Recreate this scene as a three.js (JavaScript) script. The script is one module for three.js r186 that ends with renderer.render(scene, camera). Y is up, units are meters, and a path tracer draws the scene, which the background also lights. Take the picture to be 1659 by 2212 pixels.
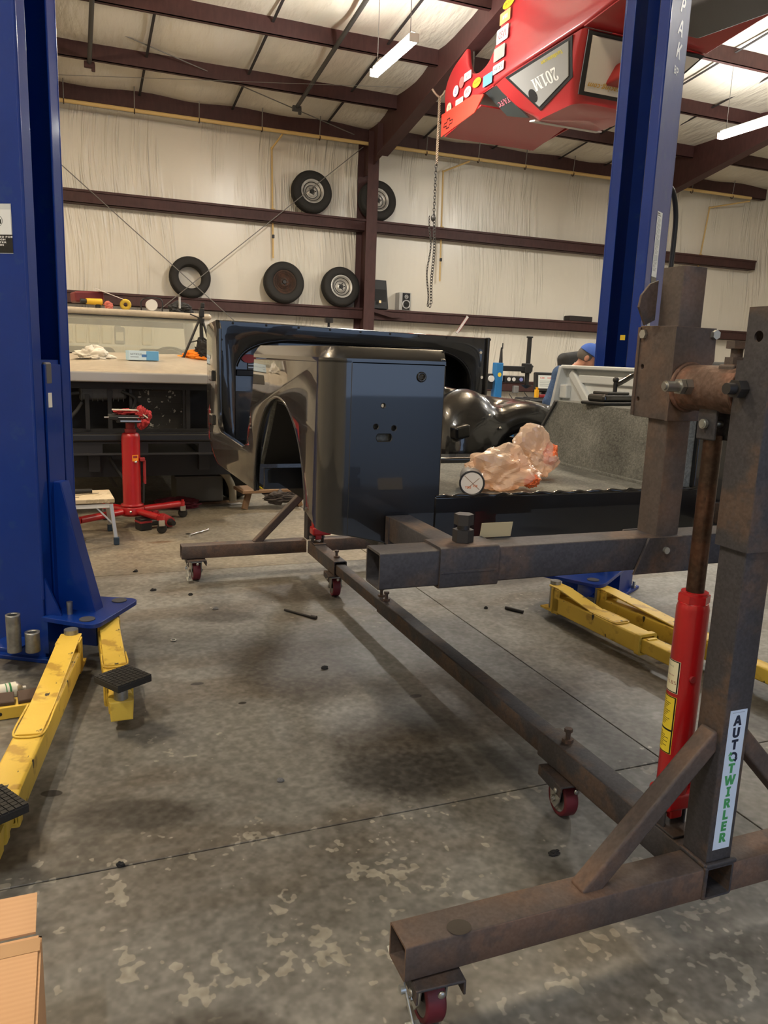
import * as THREE from 'three';
import { mergeGeometries, mergeVertices, toCreasedNormals } from 'three/addons/utils/BufferGeometryUtils.js';
import { RoundedBoxGeometry } from 'three/addons/geometries/RoundedBoxGeometry.js';
import { MarchingCubes } from 'three/addons/objects/MarchingCubes.js';
import { RectAreaLightUniformsLib } from 'three/addons/lights/RectAreaLightUniformsLib.js';
import { Brush, Evaluator, SUBTRACTION } from 'three-bvh-csg';

// ---------- camera, sky, exposure ----------
const scene = new THREE.Scene();
const camera = new THREE.PerspectiveCamera(66.5, 1659 / 2212, 0.05, 80);
camera.position.set(0, 1.45, 0);
camera.rotation.set(THREE.MathUtils.degToRad(-11.246), THREE.MathUtils.degToRad(-21.95), THREE.MathUtils.degToRad(2.162), 'YXZ');
scene.background = new THREE.Color().setRGB(0.5, 0.66, 0.95);      // hazy sky outside the open bay door
const renderer = new THREE.WebGLRenderer({ antialias: true });
renderer.toneMapping = THREE.LinearToneMapping;
renderer.toneMappingExposure = 1.85;
renderer.shadowMap.enabled = true;
RectAreaLightUniformsLib.init();

// ---------- small tools ----------
const V = (x, y, z) => new THREE.Vector3(x, y, z);
const D2R = Math.PI / 180;
let seed = 7;
const rnd = () => { seed = (seed * 1664525 + 1013904223) >>> 0; return seed / 4294967296; };
const taken = new Map();
function numbered(n) { const k = taken.get(n) ?? 0; taken.set(n, k + 1); return k ? n + '_' + String(k).padStart(3, '0') : n; }
function hash(x, y, s) { let h = (x * 374761393 + y * 668265263 + s * 2147483647) | 0; h = Math.imul(h ^ (h >>> 13), 1274126177); return ((h ^ (h >>> 16)) >>> 0) / 4294967296; }
const lattices = new Map();
function lattice(px, py, s) {
  const key = (s * 4096 + px) * 4096 + py; let t = lattices.get(key);
  if (!t) { t = new Float32Array(px * py); for (let j = 0; j < py; j++) for (let i = 0; i < px; i++) t[j * px + i] = hash(i, j, s); lattices.set(key, t); }
  return t;
}
function vnoise(x, y, px, py, s, t = lattice(px, py, s)) {          // tileable value noise with periods px, py
  let xi = Math.floor(x), yi = Math.floor(y); const fx = x - xi, fy = y - yi;
  xi %= px; yi %= py; if (xi < 0) xi += px; if (yi < 0) yi += py;
  const x1 = xi + 1 === px ? 0 : xi + 1, r0 = yi * px, r1 = (yi + 1 === py ? 0 : yi + 1) * px;
  const u = fx * fx * (3 - 2 * fx), v = fy * fy * (3 - 2 * fy), a = t[r0 + xi], b = t[r0 + x1], c = t[r1 + xi], d = t[r1 + x1];
  return a + (b - a) * u + (c - a) * v + (a - b - c + d) * u * v;
}
const stacks = new Map();
function fbm(u, v, fx, fy, oct, s) {
  const key = ((s * 256 + fx) * 256 + fy) * 16 + oct; let st = stacks.get(key);
  if (!st) { st = []; for (let i = 0; i < oct; i++) st.push(lattice(fx << i, fy << i, s + i * 17)); stacks.set(key, st); }
  let t = 0, a = 0.5, n = 0; for (let i = 0; i < oct; i++) { t += a * vnoise(u * fx, v * fy, fx, fy, 0, st[i]); n += a; a *= 0.5; fx *= 2; fy *= 2; } return t / n;
}
const sst = (a, b, x) => { const t = Math.min(1, Math.max(0, (x - a) / (b - a))); return t * t * (3 - 2 * t); };
const mix = (a, b, t) => a + (b - a) * t;
const mix3 = (a, b, t) => [mix(a[0], b[0], t), mix(a[1], b[1], t), mix(a[2], b[2], t)];
function tex(w, h, fn, srgb = true) {
  const d = new Uint8Array(w * h * 4);
  for (let j = 0; j < h; j++) for (let i = 0; i < w; i++) {
    const c = fn((i + 0.5) / w, (j + 0.5) / h), k = (j * w + i) * 4;
    if (typeof c === 'number') { d[k] = d[k + 1] = d[k + 2] = Math.max(0, Math.min(255, c)); } else { d[k] = Math.max(0, Math.min(255, c[0])); d[k + 1] = Math.max(0, Math.min(255, c[1])); d[k + 2] = Math.max(0, Math.min(255, c[2])); }
    d[k + 3] = 255;
  }
  const t = new THREE.DataTexture(d, w, h, THREE.RGBAFormat);
  t.wrapS = t.wrapT = THREE.RepeatWrapping; t.magFilter = THREE.LinearFilter; t.minFilter = THREE.LinearFilter;
  if (srgb) t.colorSpace = THREE.SRGBColorSpace;
  t.needsUpdate = true; return t;
}
function canvasTex(w, h, draw) {
  const c = document.createElement('canvas'); c.width = w; c.height = h; const g = c.getContext('2d'); draw(g, w, h);
  const t = new THREE.CanvasTexture(c); t.colorSpace = THREE.SRGBColorSpace; return t;
}
function boxUV(g, k = 1) {                   // uv in metres, by the way each face points
  const p = g.attributes.position, n = g.attributes.normal, uv = new Float32Array(p.count * 2);
  for (let i = 0; i < p.count; i += 3) {
    let ax = 0, ay = 0, az = 0;
    for (let j = 0; j < 3; j++) { ax += Math.abs(n.getX(i + j)); ay += Math.abs(n.getY(i + j)); az += Math.abs(n.getZ(i + j)); }
    for (let j = 0; j < 3; j++) {
      const x = p.getX(i + j), y = p.getY(i + j), z = p.getZ(i + j); let u, v;
      if (ay >= ax && ay >= az) { u = x; v = z; } else if (ax >= az) { u = z; v = y; } else { u = x; v = y; }
      uv[(i + j) * 2] = u * k; uv[(i + j) * 2 + 1] = v * k;
    }
  }
  g.setAttribute('uv', new THREE.BufferAttribute(uv, 2));
}
function clean(g) {
  let h = g.index ? g.toNonIndexed() : g;
  for (const k of Object.keys(h.attributes)) if (!['position', 'normal', 'uv'].includes(k)) h.deleteAttribute(k);
  if (!h.attributes.normal) h.computeVertexNormals();
  if (!h.attributes.uv) h.setAttribute('uv', new THREE.BufferAttribute(new Float32Array(h.attributes.position.count * 2), 2));
  h.morphAttributes = {};
  return h;
}
// one named mesh out of one or several geometries
function M(name, geos, mat, parent, o = {}) {
  let g = Array.isArray(geos) ? mergeGeometries(geos.map(clean)) : clean(geos);
  if (!o.keepUV) boxUV(g, o.k ?? 1);
  const m = new THREE.Mesh(g, mat); m.name = parent && parent !== scene ? name : numbered(name);
  m.castShadow = m.receiveShadow = true;
  if (o.pos) m.position.set(...o.pos);
  if (o.rot) m.rotation.set(...o.rot);
  if (o.label) m.userData.label = o.label;
  if (o.kind) m.userData.kind = o.kind;
  (parent ?? scene).add(m); return m;
}
function tag(o, label, category, group) { o.userData.label = label; o.userData.category = category; if (group) o.userData.group = group; return o; }
function thing(name, label, category, pos = [0, 0, 0], turn = 0, group) {
  const g = new THREE.Group(); g.name = numbered(name); g.position.set(...pos); g.rotation.y = turn; scene.add(g); return tag(g, label, category, group);
}
function struct(name, geos, mat, label, o = {}) { const m = M(name, geos, mat, scene, o); m.userData.kind = 'structure'; if (label) m.userData.label = label; m.userData.category = o.cat ?? 'structure'; return m; }
// geometries, in metres
const T = (g, x = 0, y = 0, z = 0, rx = 0, ry = 0, rz = 0) => { if (rx) g.rotateX(rx); if (ry) g.rotateY(ry); if (rz) g.rotateZ(rz); g.translate(x, y, z); return g; };
const box = (w, h, d, x = 0, y = 0, z = 0, rx = 0, ry = 0, rz = 0) => T(new THREE.BoxGeometry(w, h, d), x, y, z, rx, ry, rz);
const bx = (x0, x1, y0, y1, z0, z1) => box(x1 - x0, y1 - y0, z1 - z0, (x0 + x1) / 2, (y0 + y1) / 2, (z0 + z1) / 2);
const rb = (w, h, d, r, x = 0, y = 0, z = 0, rx = 0, ry = 0, rz = 0, s = 2) => T(new RoundedBoxGeometry(w, h, d, s, Math.min(r, w / 2.01, h / 2.01, d / 2.01)), x, y, z, rx, ry, rz);
const rbx = (x0, x1, y0, y1, z0, z1, r) => rb(x1 - x0, y1 - y0, z1 - z0, r, (x0 + x1) / 2, (y0 + y1) / 2, (z0 + z1) / 2);
const cyl = (r0, r1, h, x = 0, y = 0, z = 0, rx = 0, rz = 0, n = 20, open = false) => T(new THREE.CylinderGeometry(r1, r0, h, n, 1, open), x, y, z, rx, 0, rz);   // r0 below, r1 above
const sph = (r, x = 0, y = 0, z = 0, sx = 1, sy = 1, sz = 1, n = 16) => { const g = new THREE.SphereGeometry(r, n, Math.ceil(n * 0.7)); g.scale(sx, sy, sz); g.translate(x, y, z); return g; };
function rod(a, b, r, n = 10, r2 = r) {
  const d = b.clone().sub(a), g = new THREE.CylinderGeometry(r2, r, d.length(), n);
  g.applyQuaternion(new THREE.Quaternion().setFromUnitVectors(V(0, 1, 0), d.clone().normalize())); const c = a.clone().add(b).multiplyScalar(0.5); g.translate(c.x, c.y, c.z); return g;
}
function bar(a, b, w, h, up = V(0, 0, 1), r = 0.004) {        // rectangular bar from a to b; w across, h along up
  const d = b.clone().sub(a), L = d.length(), z = d.normalize(), x = up.clone().cross(z).normalize(), y = z.clone().cross(x);
  const g = r ? new RoundedBoxGeometry(w, h, L, 2, r) : new THREE.BoxGeometry(w, h, L);
  g.applyMatrix4(new THREE.Matrix4().makeBasis(x, y, z)); const c = a.clone().add(b).multiplyScalar(0.5); g.translate(c.x, c.y, c.z); return g;
}
function pipe(pts, r, n = 10, seg = 0, closed = false) { return new THREE.TubeGeometry(new THREE.CatmullRomCurve3(pts, closed, 'centripetal'), seg || Math.max(8, pts.length * 6), r, n, closed); }
function rrect(w, h, r, cls = THREE.Shape) {
  const s = new cls(), x = -w / 2, y = -h / 2;
  s.moveTo(x + r, y); s.lineTo(x + w - r, y); s.quadraticCurveTo(x + w, y, x + w, y + r); s.lineTo(x + w, y + h - r); s.quadraticCurveTo(x + w, y + h, x + w - r, y + h);
  s.lineTo(x + r, y + h); s.quadraticCurveTo(x, y + h, x, y + h - r); s.lineTo(x, y + r); s.quadraticCurveTo(x, y, x + r, y); return s;
}
function tubeZ(w, h, t, z0, z1, cx, cy, r = 0.009) {           // hollow square tube along z
  const s = rrect(w, h, r); s.holes.push(rrect(w - 2 * t, h - 2 * t, Math.max(0.002, r - t), THREE.Path));
  const g = new THREE.ExtrudeGeometry(s, { depth: z1 - z0, bevelEnabled: false, curveSegments: 4 }); g.translate(cx, cy, z0); return toCreasedNormals(g, 0.6);
}
function tubeX(w, h, t, x0, x1, cy, cz, r = 0.009) { const g = tubeZ(h, w, t, 0, x1 - x0, 0, 0, r); g.rotateZ(Math.PI / 2); g.rotateY(Math.PI / 2); g.translate(x0, cy, cz); return g; }   // w = y size, h = z size
function tubeY(w, d, t, y0, y1, cx, cz, r = 0.009) { const g = tubeZ(w, d, t, 0, y1 - y0, 0, 0, r); g.rotateX(-Math.PI / 2); g.translate(cx, y0, cz); return g; }
function plate(pts, th, bevel = 0, holes = []) {                // flat outline in xy, thickness along z, centred
  const s = new THREE.Shape(pts.map((p) => new THREE.Vector2(...p))); for (const h of holes) s.holes.push(h);
  const g = new THREE.ExtrudeGeometry(s, { depth: th - 2 * bevel, bevelEnabled: bevel > 0, bevelThickness: bevel, bevelSize: bevel, bevelOffset: -bevel, bevelSegments: 2, curveSegments: 12 });
  g.translate(0, 0, -th / 2 + bevel); return g;
}
function circlePath(x, y, r) { const p = new THREE.Path(); p.absarc(x, y, r, 0, Math.PI * 2, true); return p; }
const hex = (r, h, x = 0, y = 0, z = 0, rx = 0, rz = 0) => toCreasedNormals(cyl(r, r, h, x, y, z, rx, rz, 6), 0.3);
const lathe = (pts, n = 32) => new THREE.LatheGeometry(pts.map((p) => new THREE.Vector2(...p)), n);
// smooth body out of signed distances, meshed on a grid
function field(fn, min, max, cell) {
  const sx = max[0] - min[0], sy = max[1] - min[1], sz = max[2] - min[2], L = Math.max(sx, sy, sz) / 2, R = Math.ceil(2 * L / cell);
  const mc = new MarchingCubes(R, new THREE.MeshBasicMaterial(), false, false, 400000); mc.isolation = 0; mc.reset();
  const c = [(min[0] + max[0]) / 2, (min[1] + max[1]) / 2, (min[2] + max[2]) / 2], half = R / 2;
  for (let k = 0; k < R; k++) for (let j = 0; j < R; j++) for (let i = 0; i < R; i++) {
    const x = c[0] + (i - half) / half * L, y = c[1] + (j - half) / half * L, z = c[2] + (k - half) / half * L;
    mc.field[i + j * R + k * R * R] = -fn(x, y, z);
  }
  mc.update(); const n = mc.count, g = new THREE.BufferGeometry();
  g.setAttribute('position', new THREE.BufferAttribute(mc.positionArray.slice(0, n * 3), 3));
  g.scale(L, L, L); g.translate(...c); g.deleteAttribute('normal');
  const h = mergeVertices(g, cell * 0.01); h.computeVertexNormals(); return h;
}
const smin = (a, b, k) => { const h = Math.max(0, Math.min(1, 0.5 + 0.5 * (b - a) / k)); return b + (a - b) * h - k * h * (1 - h); };
function capsule(p, a, b, ra, rb_) { const pa = p.clone().sub(a), ba = b.clone().sub(a), h = Math.max(0, Math.min(1, pa.dot(ba) / ba.lengthSq())); return pa.sub(ba.multiplyScalar(h)).length() - (ra + (rb_ - ra) * h); }
// ---------- materials ----------
const std = (o) => new THREE.MeshStandardMaterial(o), phy = (o) => new THREE.MeshPhysicalMaterial(o);
const lin = (r, g, b) => new THREE.Color().setRGB(r, g, b);
const rp = (t, k) => { const c = t.clone(); c.repeat.set(k, k); c.needsUpdate = true; return c; };
const fineBump = tex(512, 512, (u, v) => 255 * fbm(u, v, 16, 16, 5, 3), false);
const coarseBump = tex(256, 256, (u, v) => 255 * fbm(u, v, 4, 4, 5, 9), false);
const steelMap = tex(1024, 1024, (u, v) => {
  const a = fbm(u, v, 4, 4, 6, 11), b = fbm(u, v, 22, 22, 4, 23), c = fbm(u, v, 90, 90, 2, 31);
  let col = mix3([64, 63, 68], [88, 74, 67], sst(0.44, 0.66, a));
  col = mix3(col, [62, 60, 66], sst(0.5, 0.75, b) * 0.5);
  const k = (c - 0.5) * 18; col = [col[0] + k, col[1] + k, col[2] + k];
  if (vnoise(u * 260, v * 260, 260, 260, 5) > 0.993) col = [190, 188, 188];
  return col;
});
const steelRough = tex(512, 512, (u, v) => 120 + 90 * fbm(u, v, 6, 6, 5, 41), false);
const mSteel = std({ map: rp(steelMap, 2), roughness: 0.62, metalness: 0.25, bumpMap: rp(fineBump, 6), bumpScale: 0.0006 });
const brownMap = tex(512, 512, (u, v) => { const a = fbm(u, v, 3, 3, 5, 45), b = fbm(u, v, 20, 20, 4, 47), c = fbm(u, v, 90, 90, 2, 49); let col = mix3([84, 75, 72], [110, 88, 76], sst(0.35, 0.65, a)); col = mix3(col, [74, 68, 68], sst(0.52, 0.75, b) * 0.45); const k = (c - 0.5) * 16; return [col[0] + k, col[1] + k, col[2] + k]; });
const mSteelBrown = std({ map: rp(brownMap, 1.8), roughness: 0.64, metalness: 0.2, bumpMap: rp(fineBump, 6), bumpScale: 0.0006 });
const rustMap = tex(512, 512, (u, v) => { const a = fbm(u, v, 5, 5, 6, 51), b = fbm(u, v, 40, 40, 3, 57); return mix3([92, 72, 62], [126, 90, 74], sst(0.35, 0.7, a)).map((x) => x + (b - 0.5) * 40); });
const mRust = std({ map: rp(rustMap, 3), roughness: 0.75, metalness: 0.2, bumpMap: rp(fineBump, 8), bumpScale: 0.0008 });
const mBolt = std({ color: lin(0.42, 0.42, 0.4), roughness: 0.35, metalness: 0.9 });
const mBoltDark = std({ color: lin(0.05, 0.048, 0.05), roughness: 0.5, metalness: 0.6 });
const mBrownBolt = std({ map: rp(brownMap, 6), roughness: 0.6, metalness: 0.3 });
const mZinc = std({ color: lin(0.5, 0.52, 0.5), roughness: 0.38, metalness: 0.85, bumpMap: rp(fineBump, 10), bumpScale: 0.0003 });
const mGalv = std({ map: rp(tex(256, 256, (u, v) => { const a = fbm(u, v, 8, 8, 4, 71); return [120 + a * 60, 122 + a * 60, 122 + a * 58]; }), 5), roughness: 0.42, metalness: 0.85 });
const blueMap = tex(512, 512, (u, v) => { const a = fbm(u, v, 5, 5, 5, 61), b = fbm(u, v, 14, 14, 4, 67); let c = mix3([0, 42, 122], [2, 50, 138], a); c = mix3(c, [48, 74, 128], sst(0.68, 0.8, b) * 0.35); return c; });
const mBlue = phy({ map: blueMap, roughness: 0.45, metalness: 0.0, specularIntensity: 0.5, clearcoat: 0.3, clearcoatRoughness: 0.1, bumpMap: rp(coarseBump, 6), bumpScale: 0.0006 });
const mBlueDark = std({ color: lin(0.01, 0.014, 0.03), roughness: 0.6 });
const yellowMap = tex(1024, 1024, (u, v) => {
  const a = fbm(u, v, 4, 4, 6, 81), b = fbm(u, v, 10, 10, 5, 87), s = fbm(u, v, 30, 9, 4, 93);
  let c = mix3([228, 196, 82], [214, 180, 68], a); c = mix3(c, [150, 112, 40], sst(0.58, 0.75, b) * 0.55);
  c = mix3(c, [42, 38, 32], sst(0.7, 0.74, s) * sst(0.5, 0.62, b)); return c;
});
const mYellow = std({ map: rp(yellowMap, 1.6), roughness: 0.48, bumpMap: rp(fineBump, 4), bumpScale: 0.0004 });
const mRedPaint = phy({ color: lin(0.42, 0.006, 0.01), roughness: 0.36, clearcoat: 0.5, clearcoatRoughness: 0.15 });
const mRedDull = std({ color: lin(0.3, 0.02, 0.025), roughness: 0.6, bumpMap: rp(fineBump, 6), bumpScale: 0.0006 });
const peel = tex(512, 512, (u, v) => 255 * fbm(u, v, 5, 5, 3, 101), false);
const mBlackGloss = phy({ color: lin(0.004, 0.004, 0.005), roughness: 0.3, clearcoat: 1, clearcoatRoughness: 0.02, ior: 1.55, specularIntensity: 0.6, clearcoatNormalScale: new THREE.Vector2(1, 1), bumpMap: rp(peel, 1.3), bumpScale: 0.004 });
const mBlackFlat = phy({ color: lin(0.004, 0.004, 0.005), roughness: 0.3, clearcoat: 1, clearcoatRoughness: 0.03, ior: 1.55 });
const linerMap = tex(512, 512, (u, v) => { const a = fbm(u, v, 4, 4, 5, 111), b = fbm(u, v, 120, 120, 2, 117), c = fbm(u, v, 9, 9, 4, 119); const k = 104 + (a - 0.5) * 50 + (b - 0.5) * 40 + (c - 0.5) * 26; return [k, k * 1.01, k * 0.97]; });
const mLiner = std({ map: rp(linerMap, 1.5), roughness: 0.85, bumpMap: rp(fineBump, 12), bumpScale: 0.0018 });
const mRubber = std({ color: lin(0.018, 0.017, 0.016), roughness: 0.75, bumpMap: rp(fineBump, 12), bumpScale: 0.0006 });
const mBlack = std({ color: lin(0.012, 0.012, 0.013), roughness: 0.5 });
const mBlackMatte = std({ color: lin(0.02, 0.02, 0.021), roughness: 0.8 });
const mGrey = std({ color: lin(0.2, 0.2, 0.2), roughness: 0.6 });
const mWhite = std({ color: lin(0.72, 0.72, 0.7), roughness: 0.5 });
const mMaroonWheel = std({ color: lin(0.13, 0.012, 0.022), roughness: 0.55 });
const mSteelRed = std({ map: tex(256, 256, (u, v) => { const a = fbm(u, v, 6, 6, 5, 131), b = fbm(u, v, 40, 10, 3, 137); return mix3([62, 35, 33], [74, 41, 38], a).map((x) => x + (b - 0.5) * 14); }), roughness: 0.6 });
const mGasPipe = std({ color: lin(0.72, 0.5, 0.2), roughness: 0.45 });
const mChrome = std({ color: lin(0.75, 0.75, 0.74), roughness: 0.15, metalness: 1 });
const mAlu = std({ color: lin(0.55, 0.55, 0.55), roughness: 0.4, metalness: 0.8 });
const mWire = std({ color: lin(0.25, 0.24, 0.22), roughness: 0.5, metalness: 0.7 });
// ---------- lamps of the hall ----------
function roofY(z) { return 5.36 + 0.125 * (z + 13.75); }
const mTubeGlass = std({ color: lin(0.9, 0.9, 0.9), emissive: lin(1, 0.97, 0.9), emissiveIntensity: 90 });
const mTubeWarm = std({ color: lin(0.9, 0.9, 0.9), emissive: lin(1, 0.8, 0.55), emissiveIntensity: 90 });
function stripLight(x, y, z, label, warm, group) {
  const t = thing('strip_light', label, 'light', [x, y, z], 0, group);
  M('housing', [rb(0.05, 0.03, 1.2, 0.01, 0, 0.06, 0)], mWhite, t);
  M('tube', [rb(0.11, 0.075, 1.2, 0.035, 0, -0.012, 0, 0, 0, 0, 4)], warm ? mTubeWarm : mTubeGlass, t);
  for (const s of [-1, 1]) {
    M('end_cap', rb(0.112, 0.09, 0.02, 0.008, 0, 0.0, s * 0.612), mWhite, t);
    const h = roofY(z + s * 0.5) - y - 0.1; M('hanger_wire', cyl(0.004, 0.004, h, 0, 0.07 + h / 2, s * 0.5, 0, 0, 6), mWire, t);
  }
  const l = new THREE.RectAreaLight(warm ? lin(1, 0.8, 0.55) : lin(1, 0.95, 0.86), 130, 0.11, 1.2);
  l.position.set(x, y - 0.053, z); l.rotation.x = -Math.PI / 2; l.castShadow = true; scene.add(l); l.name = 'strip_light_glow';
  return t;
}
stripLight(3.6, 4.85, -9.19, 'glowing strip light hanging left of the red car body', false);
stripLight(9.15, 4.86, -9.25, 'glowing strip light cut by the frame edge behind the blue post', false);
for (const [x, z, warm] of [[-2, -9.2, true], [-2, -4.2, true], [-2, 0.8, false], [3.6, -4.4, true], [9.15, -4.2, false]])
  stripLight(x, roofY(z) - 0.9, z, 'strip light hanging under the roof outside the view', warm, 'strip lights outside the view');

// ---------- floor of concrete slabs with sawn joints ----------
const jx = [-7.13, -4.08, -1.03, 2.02, 5.07, 8.12, 11.17, 14.22], jz = [4.0, 0.95, -2.1, -5.15, -8.2, -11.25, -14.3];
function sampled(n, fx, fy, oct, sd) {           // noise kept on an n by n grid
  const d = new Float32Array(n * n); for (let j = 0; j < n; j++) for (let i = 0; i < n; i++) d[j * n + i] = fbm(i / n, j / n, fx, fy, oct, sd);
  return (u, v) => { const x = u * n, y = v * n, xi = Math.floor(x), yi = Math.floor(y), fx2 = x - xi, fy2 = y - yi, x0 = xi % n, x1 = (xi + 1) % n, y0 = (yi % n) * n, y1 = ((yi + 1) % n) * n; return (d[y0 + x0] * (1 - fx2) + d[y0 + x1] * fx2) * (1 - fy2) + (d[y1 + x0] * (1 - fx2) + d[y1 + x1] * fx2) * fy2; };
}
// where the old light paint still clings on the nearest slab: x, z, reach
const paintSpots = [[0.79, -1.96, 0.16], [0.85, -1.8, 0.2], [0.55, -1.62, 0.14], [0.27, -1.58, 0.14], [0.97, -1.34, 0.22], [1.22, -1.32, 0.18], [1.5, -1.38, 0.16], [1.2, -1.16, 0.25], [1.48, -1.2, 0.2], [0.1, -1.7, 0.12], [0.46, -1.8, 0.1], [1.24, -1.55, 0.1], [0.06, -1.98, 0.12], [0.8, -1.5, 0.14], [1.7, -1.1, 0.3], [0.5, -1.1, 0.3]];
function slabTex(kind, spots) {
  const N = kind === 2 ? 1024 : 1800;
  const fBig = sampled(128, 3, 3, 4, 200 + kind), fMid = sampled(420, 12, 12, 4, 211), fWarp = sampled(256, 8, 8, 4, 227), fSmear = sampled(420, 5, 14, 4, 233 + kind), fGrime = sampled(256, 6, 4, 5, 239 + kind), fArea = sampled(256, 7, 7, 4, 257 + kind);
  return tex(N, N, (u, v) => {              // u along x, v along z over one slab of 3.05 m
    const big = fBig(u, v), mid = fMid(u, v), fine = fbm(u, v, 160, 160, 2, 217), warp = fWarp(u, v);
    let c = kind === 2 ? mix3([150, 142, 126], [128, 119, 103], big) : mix3([114, 114, 111], [131, 130, 125], big);
    c = mix3(c, [98, 95, 89], sst(0.5, 0.78, mid) * 0.5);
    c = mix3(c, [96, 87, 76], sst(0.52, 0.72, fSmear(u, v)) * (kind === 1 ? 0.5 : 0.3));
    c = mix3(c, [64, 62, 58], sst(0.56, 0.74, fGrime(u, v)) * (kind === 1 ? 0.5 : 0.25));
    // flakes of old light paint
    let dens = kind === 0 ? sst(0.5, 0.8, fArea(u, v)) * 0.5 : kind === 1 ? sst(0.62, 0.8, fArea(u, v)) * 0.4 + sst(0.94, 1.0, v + 0.05 * (warp - 0.5)) * 0.75 : sst(0.66, 0.8, fArea(u, v)) * 0.3;
    if (kind === 0) { const x = -1.03 + u * 3.05, z = -2.1 + v * 3.05; for (const [sx, sz, r] of paintSpots) { const q = ((x - sx) * (x - sx) + (z - sz) * (z - sz)) / (r * r); if (q < 4) dens = Math.max(dens, 1.05 * Math.exp(-q)); } dens = Math.max(dens, 0.75 * (1 - sst(0.0, 0.05, v))); }
    if (dens > 0.03) { const flake = 0.55 * fbm(u, v, 58, 58, 3, 251) + 0.45 * fbm(u, v, 150, 150, 2, 253), th = 0.76 - 0.19 * dens; c = mix3(c, [166, 162, 150], sst(th, th + 0.03, flake) * 0.75); }
    for (const [su, sv, rx, rz, ang, col, soft] of spots) {
      const dx = (u - su) * 3.05, dz = (v - sv) * 3.05, ca = Math.cos(ang), sa = Math.sin(ang), a = (dx * ca + dz * sa) / rx, b = (-dx * sa + dz * ca) / rz;
      if (a * a + b * b < 4) { const r = Math.sqrt(a * a + b * b) + (warp - 0.5) * 0.9 * soft; c = mix3(c, col, (1 - sst(1 - 0.5 * soft, 1 + 0.2 * soft, r)) * (soft > 0.5 ? 0.6 : 0.9)); }
    }
    const k = (fine - 0.5) * 44; return [c[0] + k, c[1] + k, c[2] + k];
  });
}
// stains, partly painted tub shadow: place in the slab, size, turn, colour, softness
const S = (x, z, x0, z0, rx, rz, a, col, soft) => [(x - x0) / 3.05, (z - z0) / 3.05, rx, rz, a, col, soft];
const D = [52, 47, 42], Dk = [40, 38, 36], Br = [92, 66, 44];
const spotsNear = [S(0.2, -1.4, -1.03, -2.1, 0.2, 0.12, 0.4, D, 1), S(0.95, -0.62, -1.03, -2.1, 0.03, 0.02, 0, Dk, 0.2)];
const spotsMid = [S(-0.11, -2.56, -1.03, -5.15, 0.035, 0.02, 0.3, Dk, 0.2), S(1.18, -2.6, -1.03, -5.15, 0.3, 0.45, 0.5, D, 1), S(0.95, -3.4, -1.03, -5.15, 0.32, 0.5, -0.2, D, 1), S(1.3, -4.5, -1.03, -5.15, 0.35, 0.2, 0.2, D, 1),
  S(0.75, -4.15, -1.03, -5.15, 0.25, 0.12, 0.1, D, 1), S(1.2, -2.32, -1.03, -5.15, 0.4, 0.16, 0.1, Dk, 1), S(1.35, -2.9, -1.03, -5.15, 0.03, 0.02, 0, Dk, 0.2), S(0.47, -3.3, -1.03, -5.15, 0.03, 0.015, 0, Dk, 0.3), S(0.62, -3.05, -1.03, -5.15, 0.018, 0.012, 0, Dk, 0.3), S(0.15, -2.35, -1.03, -5.15, 0.25, 0.1, 0.2, D, 1)];  // broad dark spots below the tub paint its shadow in with stains
const spotsFar = [S(0.95, -7.6, -1.03, -8.2, 0.5, 0.16, 0.1, [120, 70, 34], 0.9), S(0.6, -6.0, -1.03, -8.2, 0.1, 0.04, 0, Br, 1)];
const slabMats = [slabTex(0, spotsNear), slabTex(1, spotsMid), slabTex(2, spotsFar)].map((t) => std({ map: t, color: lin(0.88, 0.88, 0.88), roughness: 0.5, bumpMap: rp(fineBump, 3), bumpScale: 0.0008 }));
const floor = new THREE.Group(); floor.name = 'floor'; floor.userData = { kind: 'structure', label: 'worn grey concrete floor with sawn joints and flaking paint', category: 'floor' }; scene.add(floor);
M('subfloor', bx(-7.2, 14.3, -0.3, -0.012, -14.4, 4.1), std({ color: lin(0.02, 0.019, 0.018), roughness: 0.9 }), floor);
for (let i = 0; i < jx.length - 1; i++) for (let j = 0; j < jz.length - 1; j++) {
  const x0 = jx[i], x1 = jx[i + 1], z0 = jz[j + 1], z1 = jz[j], gap = 0.005;
  const kind = z0 >= -2.2 ? 0 : z0 >= -5.3 ? 1 : 2;
  const g = clean(new RoundedBoxGeometry(x1 - x0 - gap, 0.04, z1 - z0 - gap, 1, 0.003)); g.translate((x0 + x1) / 2, -0.02, (z0 + z1) / 2);
  boxUV(g, 1); const uv = g.attributes.uv, p = g.attributes.position;
  const fl = (i + j) % 2 && i !== 2;              // neighbours differ
  for (let k = 0; k < uv.count; k++) { let u = (p.getX(k) - x0) / 3.05, v = (p.getZ(k) - z0) / 3.05; if (fl) u = 1 - u; if (i > 3) v = v + 0.37 * i; uv.setXY(k, u, v); }
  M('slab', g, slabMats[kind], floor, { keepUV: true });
}
struct('ground', bx(-12, 16, -0.3, -0.03, 4.1, 24), std({ color: lin(0.12, 0.12, 0.12), roughness: 0.9 }), 'paved yard outside the bay door', { cat: 'ground' });

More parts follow.
